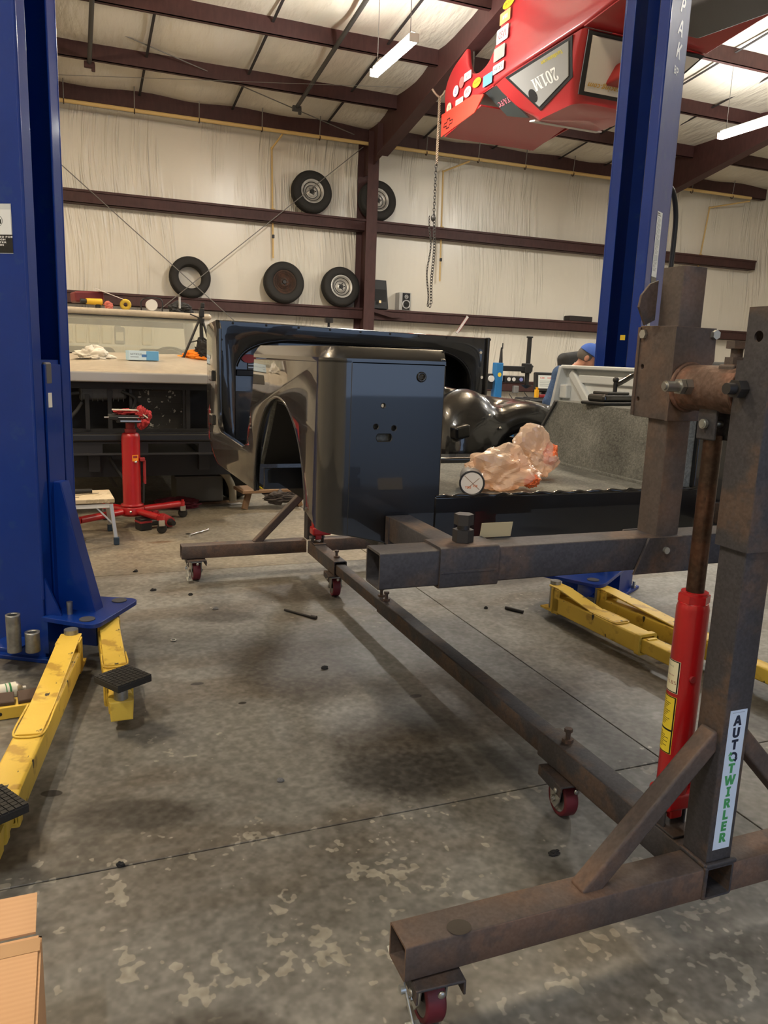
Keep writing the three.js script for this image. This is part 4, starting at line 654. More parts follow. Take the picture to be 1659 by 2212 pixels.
// ---------- red race car shell hung upside down under the roof ----------
{
  const car = thing('race_car_shell', 'red race car body shell with stickers hanging upside down under the roof', 'car body');
  const mRed = phy({ color: lin(0.4, 0.018, 0.022), roughness: 0.45, clearcoat: 0.5, clearcoatRoughness: 0.12 });
  const mTrim = std({ color: lin(0.012, 0.012, 0.014), roughness: 0.5 });
  const mWin = std({ color: lin(0.32, 0.32, 0.31), roughness: 0.35 });
  const mShield = std({ color: lin(0.62, 0.58, 0.52), roughness: 0.4 });
  const XC = 5.6, X0 = 4.8;
  // side: outline in (z, y), up is the sill because the shell hangs upside down
  function side() {
    const s = new THREE.Shape(); s.moveTo(-10.3, 4.64); s.lineTo(-10.34, 4.93); s.quadraticCurveTo(-10.3, 5.12, -10.05, 5.22); s.lineTo(-9.75, 5.31);
    s.lineTo(-9.72, 5.2); s.bezierCurveTo(-9.66, 4.98, -9.48, 4.92, -9.33, 4.93); s.bezierCurveTo(-9.12, 4.94, -9.0, 5.05, -8.92, 5.22);
    s.lineTo(-8.78, 5.5); s.lineTo(-7.2, 5.56); s.lineTo(-6.5, 5.5); s.bezierCurveTo(-6.4, 5.12, -6.2, 5.0, -5.9, 5.0); s.bezierCurveTo(-5.6, 5.0, -5.45, 5.1, -5.4, 5.4); s.lineTo(-4.9, 5.3); s.quadraticCurveTo(-4.75, 5.05, -4.9, 4.95); s.lineTo(-7.2, 4.72); s.lineTo(-8.6, 4.7); s.lineTo(-9.2, 4.66); s.lineTo(-10.3, 4.64);
    const g = new THREE.ExtrudeGeometry(s, { depth: 0.02, bevelEnabled: true, bevelThickness: 0.03, bevelSize: 0.03, bevelOffset: -0.03, bevelSegments: 4, curveSegments: 12 });
    g.rotateY(-Math.PI / 2); g.translate(X0 + 0.06, 0, 0); return toCreasedNormals(g, 0.7);
  }
  M('side_body', side(), mRed, car); M('side_body', mirrorX(side(), XC), mRed, car);
  // quads: four corners, given thickness
  function quad(a, b, c, d, th, bev = 0) { const u = V(...b).sub(V(...a)).normalize(), w = V(...d).sub(V(...a)), n = u.clone().cross(w).normalize(), v = n.clone().cross(u); const o = V(...a); const P2 = [a, b, c, d].map((p) => { const q = V(...p).sub(o); return [q.dot(u), q.dot(v)]; }); const g = plate(P2, th, bev); g.applyMatrix4(new THREE.Matrix4().makeBasis(u, v, n)); g.translate(o.x, o.y, o.z); return g; }
  // deck, roof, hood, tail
  M('rear_deck', [quad([X0 + 0.03, 4.65, -10.3], [2 * XC - X0 - 0.03, 4.65, -10.3], [2 * XC - X0 - 0.03, 4.67, -9.0], [X0 + 0.03, 4.67, -9.0], 0.02)], mRed, car);
  M('tail_panel', [quad([X0 + 0.03, 4.65, -10.31], [2 * XC - X0 - 0.03, 4.65, -10.31], [2 * XC - X0 - 0.03, 5.1, -10.26], [X0 + 0.03, 5.1, -10.26], 0.03, 0.004)], mRed, car);
  const rx0 = 5.16, rx1 = 2 * XC - 5.16;
  { // greenhouse as one rounded loft: belt section to roof section
    const sec = (k) => { const y = mix(4.7, 4.23, k), inset = mix(0.03, 0.36, Math.pow(k, 1.2)), zf = mix(-7.2, -7.72, k), zr = mix(-9.35, -8.55, k), r = mix(0.05, 0.16, k); const out = []; const x0 = X0 + inset, x1 = 2 * XC - X0 - inset; const cs = [[x0 + r, zf - r, 0.5], [x1 - r, zf - r, 0], [x1 - r, zr + r, 1.5], [x0 + r, zr + r, 1]]; for (const [cx, cz, st] of cs) for (let i = 0; i <= 6; i++) { const a = (st + 0.5 - i / 12) * Math.PI; out.push(V(cx + r * Math.cos(a), y, cz + r * Math.sin(a))); } return out; };
    const pos = [], idx = [], rows = []; const ks = [0, 0.25, 0.5, 0.75, 0.88, 0.96, 1]; for (const k of ks) { const s = sec(k); for (const p of s) pos.push(p.x, p.y - (k > 0.9 ? (k - 0.9) * 0.25 : 0), p.z); rows.push(s.length); }
    const m = rows[0]; for (let j = 0; j < ks.length - 1; j++) for (let i = 0; i < m; i++) { const a = j * m + i, b = j * m + (i + 1) % m; idx.push(a, b, a + m, b, b + m, a + m); }
    const top = sec(1), cI = pos.length / 3; pos.push(XC, 4.17, -8.1); for (let i = 0; i < m; i++) idx.push((ks.length - 1) * m + i, (ks.length - 1) * m + (i + 1) % m, cI);
    const g = new THREE.BufferGeometry(); g.setAttribute('position', new THREE.Float32BufferAttribute(pos, 3)); g.setIndex(idx); g.computeVertexNormals(); M('greenhouse', toCreasedNormals(g, 0.7), mRed, car);
    M('roof_stripe', quad([rx0 - 0.03, 4.225, -8.62], [rx1 + 0.03, 4.225, -8.62], [rx1 + 0.03, 4.205, -8.5], [rx0 - 0.03, 4.205, -8.5], 0.02, 0.004), std({ color: lin(0.55, 0.53, 0.5), roughness: 0.5 }), car);
  }
  // hood with a grey scoop
  M('hood', [quad([X0 + 0.03, 4.72, -7.2], [2 * XC - X0 - 0.03, 4.72, -7.2], [2 * XC - X0 - 0.1, 4.95, -4.9], [X0 + 0.1, 4.95, -4.9], 0.025, 0.004)], mRed, car);
  M('lit_hood_edge', bar(V(2 * XC - X0 - 0.02, 4.715, -7.5), V(2 * XC - X0 - 0.05, 4.94, -5.0), 0.012, 0.012, V(0, 1, 0), 0.003), std({ color: lin(0.6, 0.55, 0.52), roughness: 0.5 }), car);  // pale strip painted as the light catching the far hood edge
  M('hood_scoop', [rb(0.7, 0.2, 1.3, 0.05, XC, 4.7, -6.2, 0.09)], std({ color: lin(0.09, 0.09, 0.095), roughness: 0.6 }), car);
  // rear wing: blade, end plates
  M('wing_blade', [quad([X0 - 0.02, 4.37, -10.2], [6.16, 4.37, -10.2], [6.13, 4.47, -9.2], [X0 - 0.02, 4.5, -9.2], 0.02, 0.004)], mRed, car);
  const ep = plate([[-10.29, 4.38], [-9.34, 4.45], [-9.12, 4.6], [-9.4, 4.67], [-10.3, 4.66]], 0.018, 0.003); ep.rotateY(-Math.PI / 2);
  M('wing_end_plate', T(ep.clone(), X0 - 0.025, 0, 0), phy({ color: lin(0.72, 0.05, 0.03), roughness: 0.4, clearcoat: 0.5 }), car); M('wing_end_plate', T(ep.clone(), 6.16, 0, 0), mRed, car);
  M('wing_strut', plate([[0, 0], [0.07, -0.12], [0.01, -0.22]], 0.01).rotateY(-Math.PI / 2).translate(5.35, 4.68, -9.75), mRed, car);
  // window panels on the sloping side: local axes along z and down the slope
  const belt = V(X0 + 0.035, 4.7, 0), roof = V(5.16, 4.235, 0), dn = roof.clone().sub(belt), nrm = V(dn.y, -dn.x, 0).normalize(); // points away from the car
  function onSlope(pts, th, off) { const u = V(0, 0, 1), v = dn.clone().normalize(), n = u.clone().cross(v).normalize(); if (n.x > 0) n.negate(); const g = plate(pts.map(([z, t]) => [z, t * dn.length()]), th, 0.002); g.applyMatrix4(new THREE.Matrix4().makeBasis(u, v, u.clone().cross(v))); g.translate(belt.x + n.x * off, belt.y + n.y * off, 0); return g; }
  M('window_surround', onSlope([[-8.72, 0.02], [-7.38, 0.0], [-7.62, 0.62], [-8.36, 0.9]], 0.02, 0.012), mTrim, car);
  M('side_window', onSlope([[-8.64, 0.07], [-7.46, 0.05], [-7.67, 0.57], [-8.34, 0.82]], 0.02, 0.02), mWin, car);
  M('quarter_window', onSlope([[-9.22, 0.08], [-8.96, 0.06], [-8.62, 0.92], [-9.0, 0.7]], 0.02, 0.014), std({ color: lin(0.03, 0.035, 0.035), roughness: 0.3 }), car);
  // printed lettering: planes lying on a surface; up on the shell points down here
  const flat = (w, h, c, u, v, map, name, label) => { const g = new THREE.PlaneGeometry(w, h), n = u.clone().cross(v); g.applyMatrix4(new THREE.Matrix4().makeBasis(u, v, n)); g.translate(c.x, c.y, c.z); return M(name, g, std({ map, roughness: 0.45, transparent: true, alphaTest: 0.4, side: THREE.DoubleSide }), car, { keepUV: true, label }); };
  const txt = (w, h, s, col, font, bg) => canvasTex(w, h, (g) => { g.clearRect(0, 0, w, h); if (bg) { g.fillStyle = bg; g.fillRect(0, 0, w, h); } g.fillStyle = col; g.font = font; g.textAlign = 'center'; g.textBaseline = 'middle'; g.fillText(s, w / 2, h / 2); });
  const uZ = V(0, 0, -1), sv = dn.clone().normalize(); const so = (z, t, off = 0.032) => { const n = V(0, 0, 1).cross(sv).normalize(); if (n.x > 0) n.negate(); return belt.clone().add(sv.clone().multiplyScalar(t * dn.length())).add(n.multiplyScalar(off)).setZ(z); };
  // text runs towards the rear of the shell when read upright, seen from its side
  flat(0.55, 0.24, so(-8.05, 0.42), uZ, sv, txt(512, 224, '201M', '#e6e6e2', 'bold 170px serif'), 'window_number');
  flat(0.5, 0.06, so(-7.8, 0.14), uZ, sv, txt(512, 64, 'TurnMotor.com', '#d8c83a', 'bold 54px sans-serif'), 'window_lettering');
  flat(0.3, 0.1, so(-8.93, 0.42), uZ, sv, txt(256, 96, 'TA/FC', '#c86a78', 'bold 76px serif'), 'class_lettering');
  M('window_vent', (() => { const g = new THREE.CircleGeometry(0.075, 28); g.applyMatrix4(new THREE.Matrix4().makeBasis(uZ, sv, uZ.clone().cross(sv))); const c = so(-8.36, 0.58); g.translate(c.x, c.y, c.z); return g; })(), mTrim, car);
  // windscreen
  M('windscreen_surround', quad([4.87, 4.69, -7.19], [6.33, 4.69, -7.19], [6.02, 4.27, -7.66], [5.12, 4.27, -7.66], 0.02, 0.003).translate(0, -0.012, 0.014), mTrim, car);
  M('windscreen', quad([4.93, 4.66, -7.21], [6.27, 4.66, -7.21], [5.98, 4.3, -7.62], [5.16, 4.3, -7.62], 0.02, 0.003).translate(0, -0.02, 0.024), mShield, car);
  { const v = V(0, 4.3 - 4.66, -7.62 + 7.21).normalize(), u = V(-1, 0, 0); flat(0.85, 0.1, V(5.55, 4.345, -7.55).add(V(0, -0.026, 0.028)), u, v, txt(640, 80, 'backmotorracing.com', '#c0963a', 'bold 58px sans-serif'), 'windscreen_banner'); }
  M('cockpit_duct', [rb(0.3, 0.16, 0.4, 0.03, 5.5, 4.42, -7.35)], std({ color: lin(0.3, 0.02, 0.02), roughness: 0.5 }), car);
  // stickers on the side
  const uS = V(0, 0, -1), vS = V(0, -1, 0);
  const stick = (z, y, w, h, map, label, tilt = 0) => { const u = uS.clone().applyAxisAngle(V(1, 0, 0), tilt), v = vS.clone().applyAxisAngle(V(1, 0, 0), tilt); flat(w, h, V(X0 - 0.014, y, z), u, v, map, 'sticker', label); };
  const lab = (s, bg, fg, font = 'bold 44px sans-serif', shape = 'rect') => canvasTex(192, 96, (g, w, h) => { g.clearRect(0, 0, w, h); g.fillStyle = bg; if (shape === 'oval') { g.beginPath(); g.ellipse(w / 2, h / 2, w / 2 - 2, h / 2 - 2, 0, 0, 7); g.fill(); } else { g.beginPath(); g.roundRect(2, 2, w - 4, h - 4, 10); g.fill(); } g.fillStyle = fg; g.font = font; g.textAlign = 'center'; g.textBaseline = 'middle'; g.fillText(s, w / 2, h / 2 + 2); });
  stick(-8.68, 5.44, 0.26, 0.1, lab('LUCAS', '#d8c020', '#8a1a10', 'bold 40px sans-serif', 'oval'), 'yellow oval sticker');
  stick(-8.74, 5.32, 0.24, 0.13, lab('K&N', '#d99a62', '#efe6d8'), 'orange sticker');
  stick(-8.78, 5.15, 0.27, 0.16, lab('MSD', '#ecd8d4', '#b03038', 'bold 60px sans-serif'), 'white sticker reading MSD');
  stick(-8.83, 4.97, 0.26, 0.15, lab('', '#8e928c', '#444'), 'grey picture sticker');
  stick(-8.83, 4.81, 0.26, 0.1, lab('ARIAS', '#e8e2d0', '#1a1a1a', 'bold 48px sans-serif'), 'white sticker reading ARIAS');
  stick(-9.08, 4.755, 0.23, 0.13, lab('', '#5aa0d8', '#fff'), 'blue sticker');
  stick(-9.36, 4.8, 0.22, 0.11, lab('Moroso', '#e2b428', '#221a10', 'bold 40px serif', 'oval'), 'yellow oval sticker reading Moroso');
  stick(-9.62, 4.95, 0.2, 0.1, lab('VP', '#d8d4cc', '#333', 'italic bold 56px sans-serif'), 'pale sticker');
  stick(-9.78, 4.92, 0.14, 0.14, lab('', '#c86a66', '#fff', 'bold 30px sans-serif', 'oval'), 'red round sticker');
  stick(-9.94, 4.86, 0.16, 0.14, lab('JP', '#dcc6cc', '#2c3c88', 'bold 66px serif', 'oval'), 'white oval sticker reading JP');
  stick(-9.6, 4.76, 0.2, 0.13, lab('ooo', '#d8b8b6', '#b04a52', 'bold 64px serif', 'oval'), 'pink oval sticker');
  stick(-9.82, 4.7, 0.22, 0.09, lab('SIMPSON', '#d8d4bc', '#6a6a60', 'bold 32px sans-serif'), 'white sticker reading SIMPSON');
  stick(-10.12, 4.7, 0.15, 0.14, lab('AC', '#dcc0a8', '#b03a34', 'bold 50px serif', 'oval'), 'round sticker near the tail');
  stick(-9.84, 4.53, 0.17, 0.1, lab('', '#e8b0a0', '#a02020', 'bold 30px sans-serif', 'oval'), 'oval sticker on the wing plate');
  { const bt = canvasTex(192, 96, (g, w, h) => { g.clearRect(0, 0, w, h); g.strokeStyle = '#2a1412'; g.lineWidth = 9; g.beginPath(); const p = [[20, 36], [70, 36], [78, 14], [128, 14], [124, 36], [178, 36], [166, 62], [118, 62], [112, 84], [62, 84], [66, 62], [10, 62]]; p.forEach((q, i) => (i ? g.lineTo(...q) : g.moveTo(...q))); g.closePath(); g.stroke(); });
    flat(0.3, 0.15, V(X0 - 0.036, 4.5, -10.08), uS, vS, bt, 'emblem_outline', 'black outline emblem on the red wing plate'); }
  for (const [z, t, m] of [[-8.86, 0.22, lab('', '#d8c8c2', '#b03a34', 'bold 40px sans-serif', 'oval')], [-8.72, 0.5, lab('V', '#d8c8c2', '#1a1414', 'bold 60px sans-serif', 'oval')]]) flat(0.13, 0.08, so(z, t, 0.012), uZ, sv, m, 'sticker', 'small round pillar sticker');
  // hanging straps
  for (const [x, z] of [[5.0, -9.9], [6.2, -9.9], [5.0, -6.9], [6.2, -6.9]]) M('hanging_strap', rod(V(x, 4.75, z), V(x, roofY(z) - 0.05, z), 0.012, 8), mWire, car);
}
// ---------- rope and chain hanging beside the shell ----------
{
  const rope = tag(M('tie_rope', [pipe([V(4.64, 4.98, -10.36), V(4.69, 4.93, -10.36), V(4.76, 4.9, -10.37), V(4.8, 4.93, -10.37), V(4.84, 4.99, -10.37)], 0.014, 6, 24), ...Array.from({ length: 3 }, (_, k) => pipe(Array.from({ length: 60 }, (_, i) => { const t = i / 59, a = t * 60 + k * 2.09; return V(4.757 + 0.012 * Math.cos(a), 4.9 - t * 0.85, -10.36 + 0.012 * Math.sin(a)); }), 0.008, 5, 120))], std({ color: lin(0.26, 0.19, 0.13), roughness: 0.9 })), 'tan twisted rope tied at the tail of the red shell', 'rope');
  const chain = thing('hoist_chain', 'dark looped hoist chain hanging below the tan rope', 'chain', [4.75, 0, -10.36]);
  const lk = new THREE.TorusGeometry(0.017, 0.005, 5, 12); lk.scale(1, 1.5, 1); const lm = std({ color: lin(0.06, 0.055, 0.05), roughness: 0.45, metalness: 0.7 });
  let i = 0; const put = (x, y, g) => { const m = new THREE.Mesh(lk, lm); m.name = 'link'; m.position.set(x, y, 0); m.rotation.y = i++ % 2 ? Math.PI / 2 : 0; m.castShadow = m.receiveShadow = true; chain.add(m); };
  for (let y = 4.1; y > 3.35; y -= 0.04) put(-0.0, y); for (let y = 3.35; y > 2.22; y -= 0.04) { put(-0.045 + 0.02 * Math.sin(y * 9), y); put(0.02 + 0.01 * Math.sin(y * 7), y); } for (const [x, y] of [[-0.03, 2.19], [0.005, 2.18]]) put(x, y);
  M('chain_hook', [sph(0.03, -0.01, 3.35, 0, 1, 1.6, 1)], lm, chain);
}
// ---------- wheels and tyres on the girts ----------
const tireProf = [[0.2, -0.07], [0.215, -0.095], [0.26, -0.108], [0.31, -0.1], [0.338, -0.085], [0.348, -0.05], [0.35, 0], [0.348, 0.05], [0.338, 0.085], [0.31, 0.1], [0.26, 0.108], [0.215, 0.095], [0.2, 0.07], [0.205, 0], [0.2, -0.07]];
const mTyre = std({ color: lin(0.022, 0.02, 0.018), roughness: 0.8, bumpMap: rp(fineBump, 10), bumpScale: 0.001 });
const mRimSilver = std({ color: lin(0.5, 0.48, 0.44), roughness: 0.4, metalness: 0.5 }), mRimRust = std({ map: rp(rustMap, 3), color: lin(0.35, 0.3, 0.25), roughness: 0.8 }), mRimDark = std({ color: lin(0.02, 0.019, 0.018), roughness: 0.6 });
function wheel(name, label, x, y, z, r, lean, kind, group) {
  const t = thing(name, label, kind === 'none' ? 'tyre' : 'wheel', [x, y, z], 0, group); t.rotation.x = lean; const k = r / 0.35;
  const sc = (g) => { g.scale(k, k, k); return g; };
  M('tyre', sc(T(lathe(tireProf, 48), 0, 0, 0, Math.PI / 2)), mTyre, t);
  const gr = []; for (const q of [-0.05, 0, 0.05]) gr.push(sc(T(new THREE.TorusGeometry(0.3495, 0.003, 6, 48), 0, 0, q))); M('tread_rib', gr, mTyre, t, { kind: 'stuff' });
  if (kind !== 'none') {
    const m = kind === 'silver' ? mRimSilver : mRimRust;
    M('rim', sc(T(lathe([[0.0, 0.02], [0.03, 0.02], [0.04, 0.06], [0.075, 0.065], [0.085, 0.03], [0.12, 0.015], [0.14, 0.05], [0.165, 0.055], [0.175, 0.075], [0.2, 0.082], [0.208, 0.07], [0.2, 0.0], [0.19, -0.05]], 40), 0, 0, 0, Math.PI / 2)), m, t);
    M('rim_groove', sc(T(new THREE.TorusGeometry(0.155, 0.008, 8, 40), 0, 0, 0.05)), kind === 'silver' ? mRimDark : mRimRust, t); M('rim_groove', sc(T(new THREE.TorusGeometry(0.108, 0.006, 8, 40), 0, 0, 0.022)), kind === 'silver' ? mRimDark : mRimRust, t);
    M('hub_bore_shade', sc(T(cyl(0.032, 0.032, 0.04, 0, 0, 0, 0, 0, 20), 0, 0, 0.05, Math.PI / 2)), mRimDark, t);  // solid dark plug, its colour stands for shade inside the bore
    for (let i = 0; i < 5; i++) { const a = i / 5 * 6.2832; M('stud_hole_shade', sc(T(cyl(0.011, 0.011, 0.008, 0, 0, 0, 0, 0, 10), 0.055 * Math.cos(a), 0.055 * Math.sin(a), 0.066, Math.PI / 2)), mRimDark, t); }  // black discs paint the shade of stud holes, nothing is cut
  }
  return t;
}
const lean = -0.16;
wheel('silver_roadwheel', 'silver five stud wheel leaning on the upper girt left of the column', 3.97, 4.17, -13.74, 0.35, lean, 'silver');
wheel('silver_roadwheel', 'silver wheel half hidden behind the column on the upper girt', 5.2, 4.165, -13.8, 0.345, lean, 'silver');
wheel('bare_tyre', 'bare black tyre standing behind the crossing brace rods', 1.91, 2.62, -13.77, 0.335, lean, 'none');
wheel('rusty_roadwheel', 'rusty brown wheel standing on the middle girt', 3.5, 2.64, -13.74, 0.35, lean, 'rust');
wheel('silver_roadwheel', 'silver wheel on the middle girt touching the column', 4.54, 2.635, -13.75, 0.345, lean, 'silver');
// speakers
{
  const t = thing('speaker', 'black tapered loudspeaker on the girt beside the column', 'speaker', [5.27, 2.3, -13.79], 0.1);
  const g = new THREE.CylinderGeometry(0.17, 0.235, 0.5, 4, 1); g.rotateY(Math.PI / 4); g.scale(1, 1, 0.75); g.translate(0, 0.255, 0); M('cabinet', toCreasedNormals(g, 0.3), mBlack, t);
  M('grille', [bx(-0.12, 0.12, 0.12, 0.46, 0.125, 0.135)].map((q) => T(q, 0, 0, 0, -0.1)), mBlackMatte, t); M('badge', [rb(0.045, 0.05, 0.01, 0.003, -0.03, 0.12, 0.17, -0.09)], std({ color: lin(0.7, 0.55, 0.3), roughness: 0.3, metalness: 0.6 }), t); M('feet', [rb(0.3, 0.02, 0.2, 0.008, 0, 0.0, 0)], mBlackMatte, t);
}
{
  const t = thing('bookshelf_speaker', 'small silver bookshelf speaker with a round black cone', 'speaker', [5.795, 2.3, -13.83]);
  M('cabinet', rb(0.24, 0.32, 0.2, 0.01, 0, 0.161, 0), std({ color: lin(0.45, 0.44, 0.42), roughness: 0.35, metalness: 0.3 }), t);
  M('front_panel', rb(0.15, 0.3, 0.012, 0.02, 0.02, 0.162, 0.1), mBlackMatte, t);
  M('woofer_ring', T(new THREE.TorusGeometry(0.07, 0.014, 10, 32), 0.02, 0.11, 0.108), mAlu, t); M('woofer_cone', T(lathe([[0, 0.01], [0.02, 0.012], [0.022, -0.01], [0.065, 0.01]], 28), 0.02, 0.11, 0.108, Math.PI / 2), mRubber, t); M('tweeter', [T(new THREE.TorusGeometry(0.03, 0.009, 8, 24), 0.02, 0.245, 0.108), sph(0.018, 0.02, 0.245, 0.106)], mAlu, t);
}
tag(M('flat_box', [rb(0.55, 0.1, 0.2, 0.01, 9.69, 2.352, -13.83)], std({ color: lin(0.025, 0.02, 0.018), roughness: 0.7 })), 'flat dark box lying on the girt left of the far post', 'box');
tag(M('metal_offcut', [plate([[0, 0], [0.5, -0.08], [0.62, -0.12], [0.4, -0.15], [0.05, -0.07]], 0.015).translate(5.12, 2.3, -13.66)], mSteelRed), 'bent steel offcut resting on the girt under the black speaker', 'offcut');
// yellow gas pipe with rods and drops
{
  const p = thing('gas_pipe', 'long yellow gas pipe hung along the top of the wall', 'pipe');
  M('main_run', rod(V(-7.1, 5.01, -13.55), V(13.6, 5.04, -13.55), 0.03, 12), mGasPipe, p);
  for (const x of [-2, -1, 0.06, 1.07, 2.05, 3.06, 4.04, 5.02, 6.01, 7.05, 8.04, 9.1, 12.0, 13.08]) { M('hanger_rod', rod(V(x, 5.0, -13.55), V(x, 5.5, -13.5), 0.008, 6), mWire, p); M('clamp', T(new THREE.TorusGeometry(0.034, 0.008, 6, 16), x, 5.01, -13.55, 0, Math.PI / 2), mRimRust, p); }
  for (const [x, x2, yb] of [[3.4, 3.3, 3.05], [6.88, 6.5, 2.88], [13.58, 12.8, 3.0]]) {
    const sx = x2 + (x2 > 12 ? -0.2 : 0.04);
    M('drop_pipe', [rod(V(x, 4.98, -13.55), V(x2, 4.82, -13.86), 0.016, 8), sph(0.024, x2, 4.82, -13.86), rod(V(x2, 4.82, -13.86), V(sx, yb, -13.86), 0.016, 8)], mGasPipe, p); M('valve', [rb(0.04, 0.06, 0.05, 0.01, mix(x2, sx, 0.8), mix(4.82, yb, 0.8), -13.84)], mBoltDark, p); M('clip', rb(0.07, 0.06, 0.04, 0.01, mix(x2, sx, 0.6), 3.83, -13.84), mGasPipe, p);
  }
}
for (const [a, b, l] of [[V(-0.5, 4.53, -13.6), V(2.75, 1.84, -13.6), 'brace'], [V(4.83, 4.97, -13.58), V(1.2, 1.9, -13.58), 'brace']]) tag(M('brace_rod', rod(a, b, 0.008, 6), mWire), a.x < 0 ? 'thin brace rod falling to the right behind the truck' : 'thin brace rod falling from the column to the truck', 'rod');
tag(M('roof_brace_rod', [rod(V(0.6, 5.55, -11.9), V(4.6, 5.1, -13.4), 0.008, 6)], mWire), 'thin roof brace rod sloping towards the column', 'rod');
tag(M('stay_wire', [rod(V(-0.2, 5.15, -12.9), V(4.7, 5.35, -11.6), 0.004, 5)], mWire), 'thin stay wire crossing under the roof', 'wire');
const mCond = std({ color: lin(0.09, 0.085, 0.08), roughness: 0.5, metalness: 0.5 });
for (const [x, z0, l] of [[0.405, -12.5, 'dark conduit pipe under the roof by the blue post'], [3.45, -12.85, 'dark conduit pipe under the roof above the wheels']]) {
  const t = thing('roof_conduit', l, 'pipe'); M('conduit', rod(V(x, roofY(z0) - 0.25, z0), V(x, roofY(-3) - 0.25, -3), 0.03, 12), mCond, t); M('end_bracket', [rb(0.14, 0.08, 0.06, 0.01, x, roofY(z0) - 0.27, z0), rb(0.05, 0.1, 0.04, 0.01, x + 0.05, roofY(z0) - 0.3, z0)], x < 1 ? mSteelRed : mCond, t);
}
tag(M('level_strip', [rb(0.06, 0.42, 0.02, 0.01, 0, 0, 0)], std({ color: lin(0.7, 0.66, 0.62), roughness: 0.5 })), 'slanted white and red strip hanging from the girt above the tub corner', 'strip');
{ const m = scene.children[scene.children.length - 1]; m.position.set(6.99, 2.1, -13.72); m.rotation.z = -0.6; m.scale.set(1, 0.95, 1); M('red_edge', [rb(0.008, 0.36, 0.004, 0.001, 0.028, 0, 0.011), rb(0.008, 0.36, 0.004, 0.001, -0.028, 0, 0.011)], mRedDull, m); }
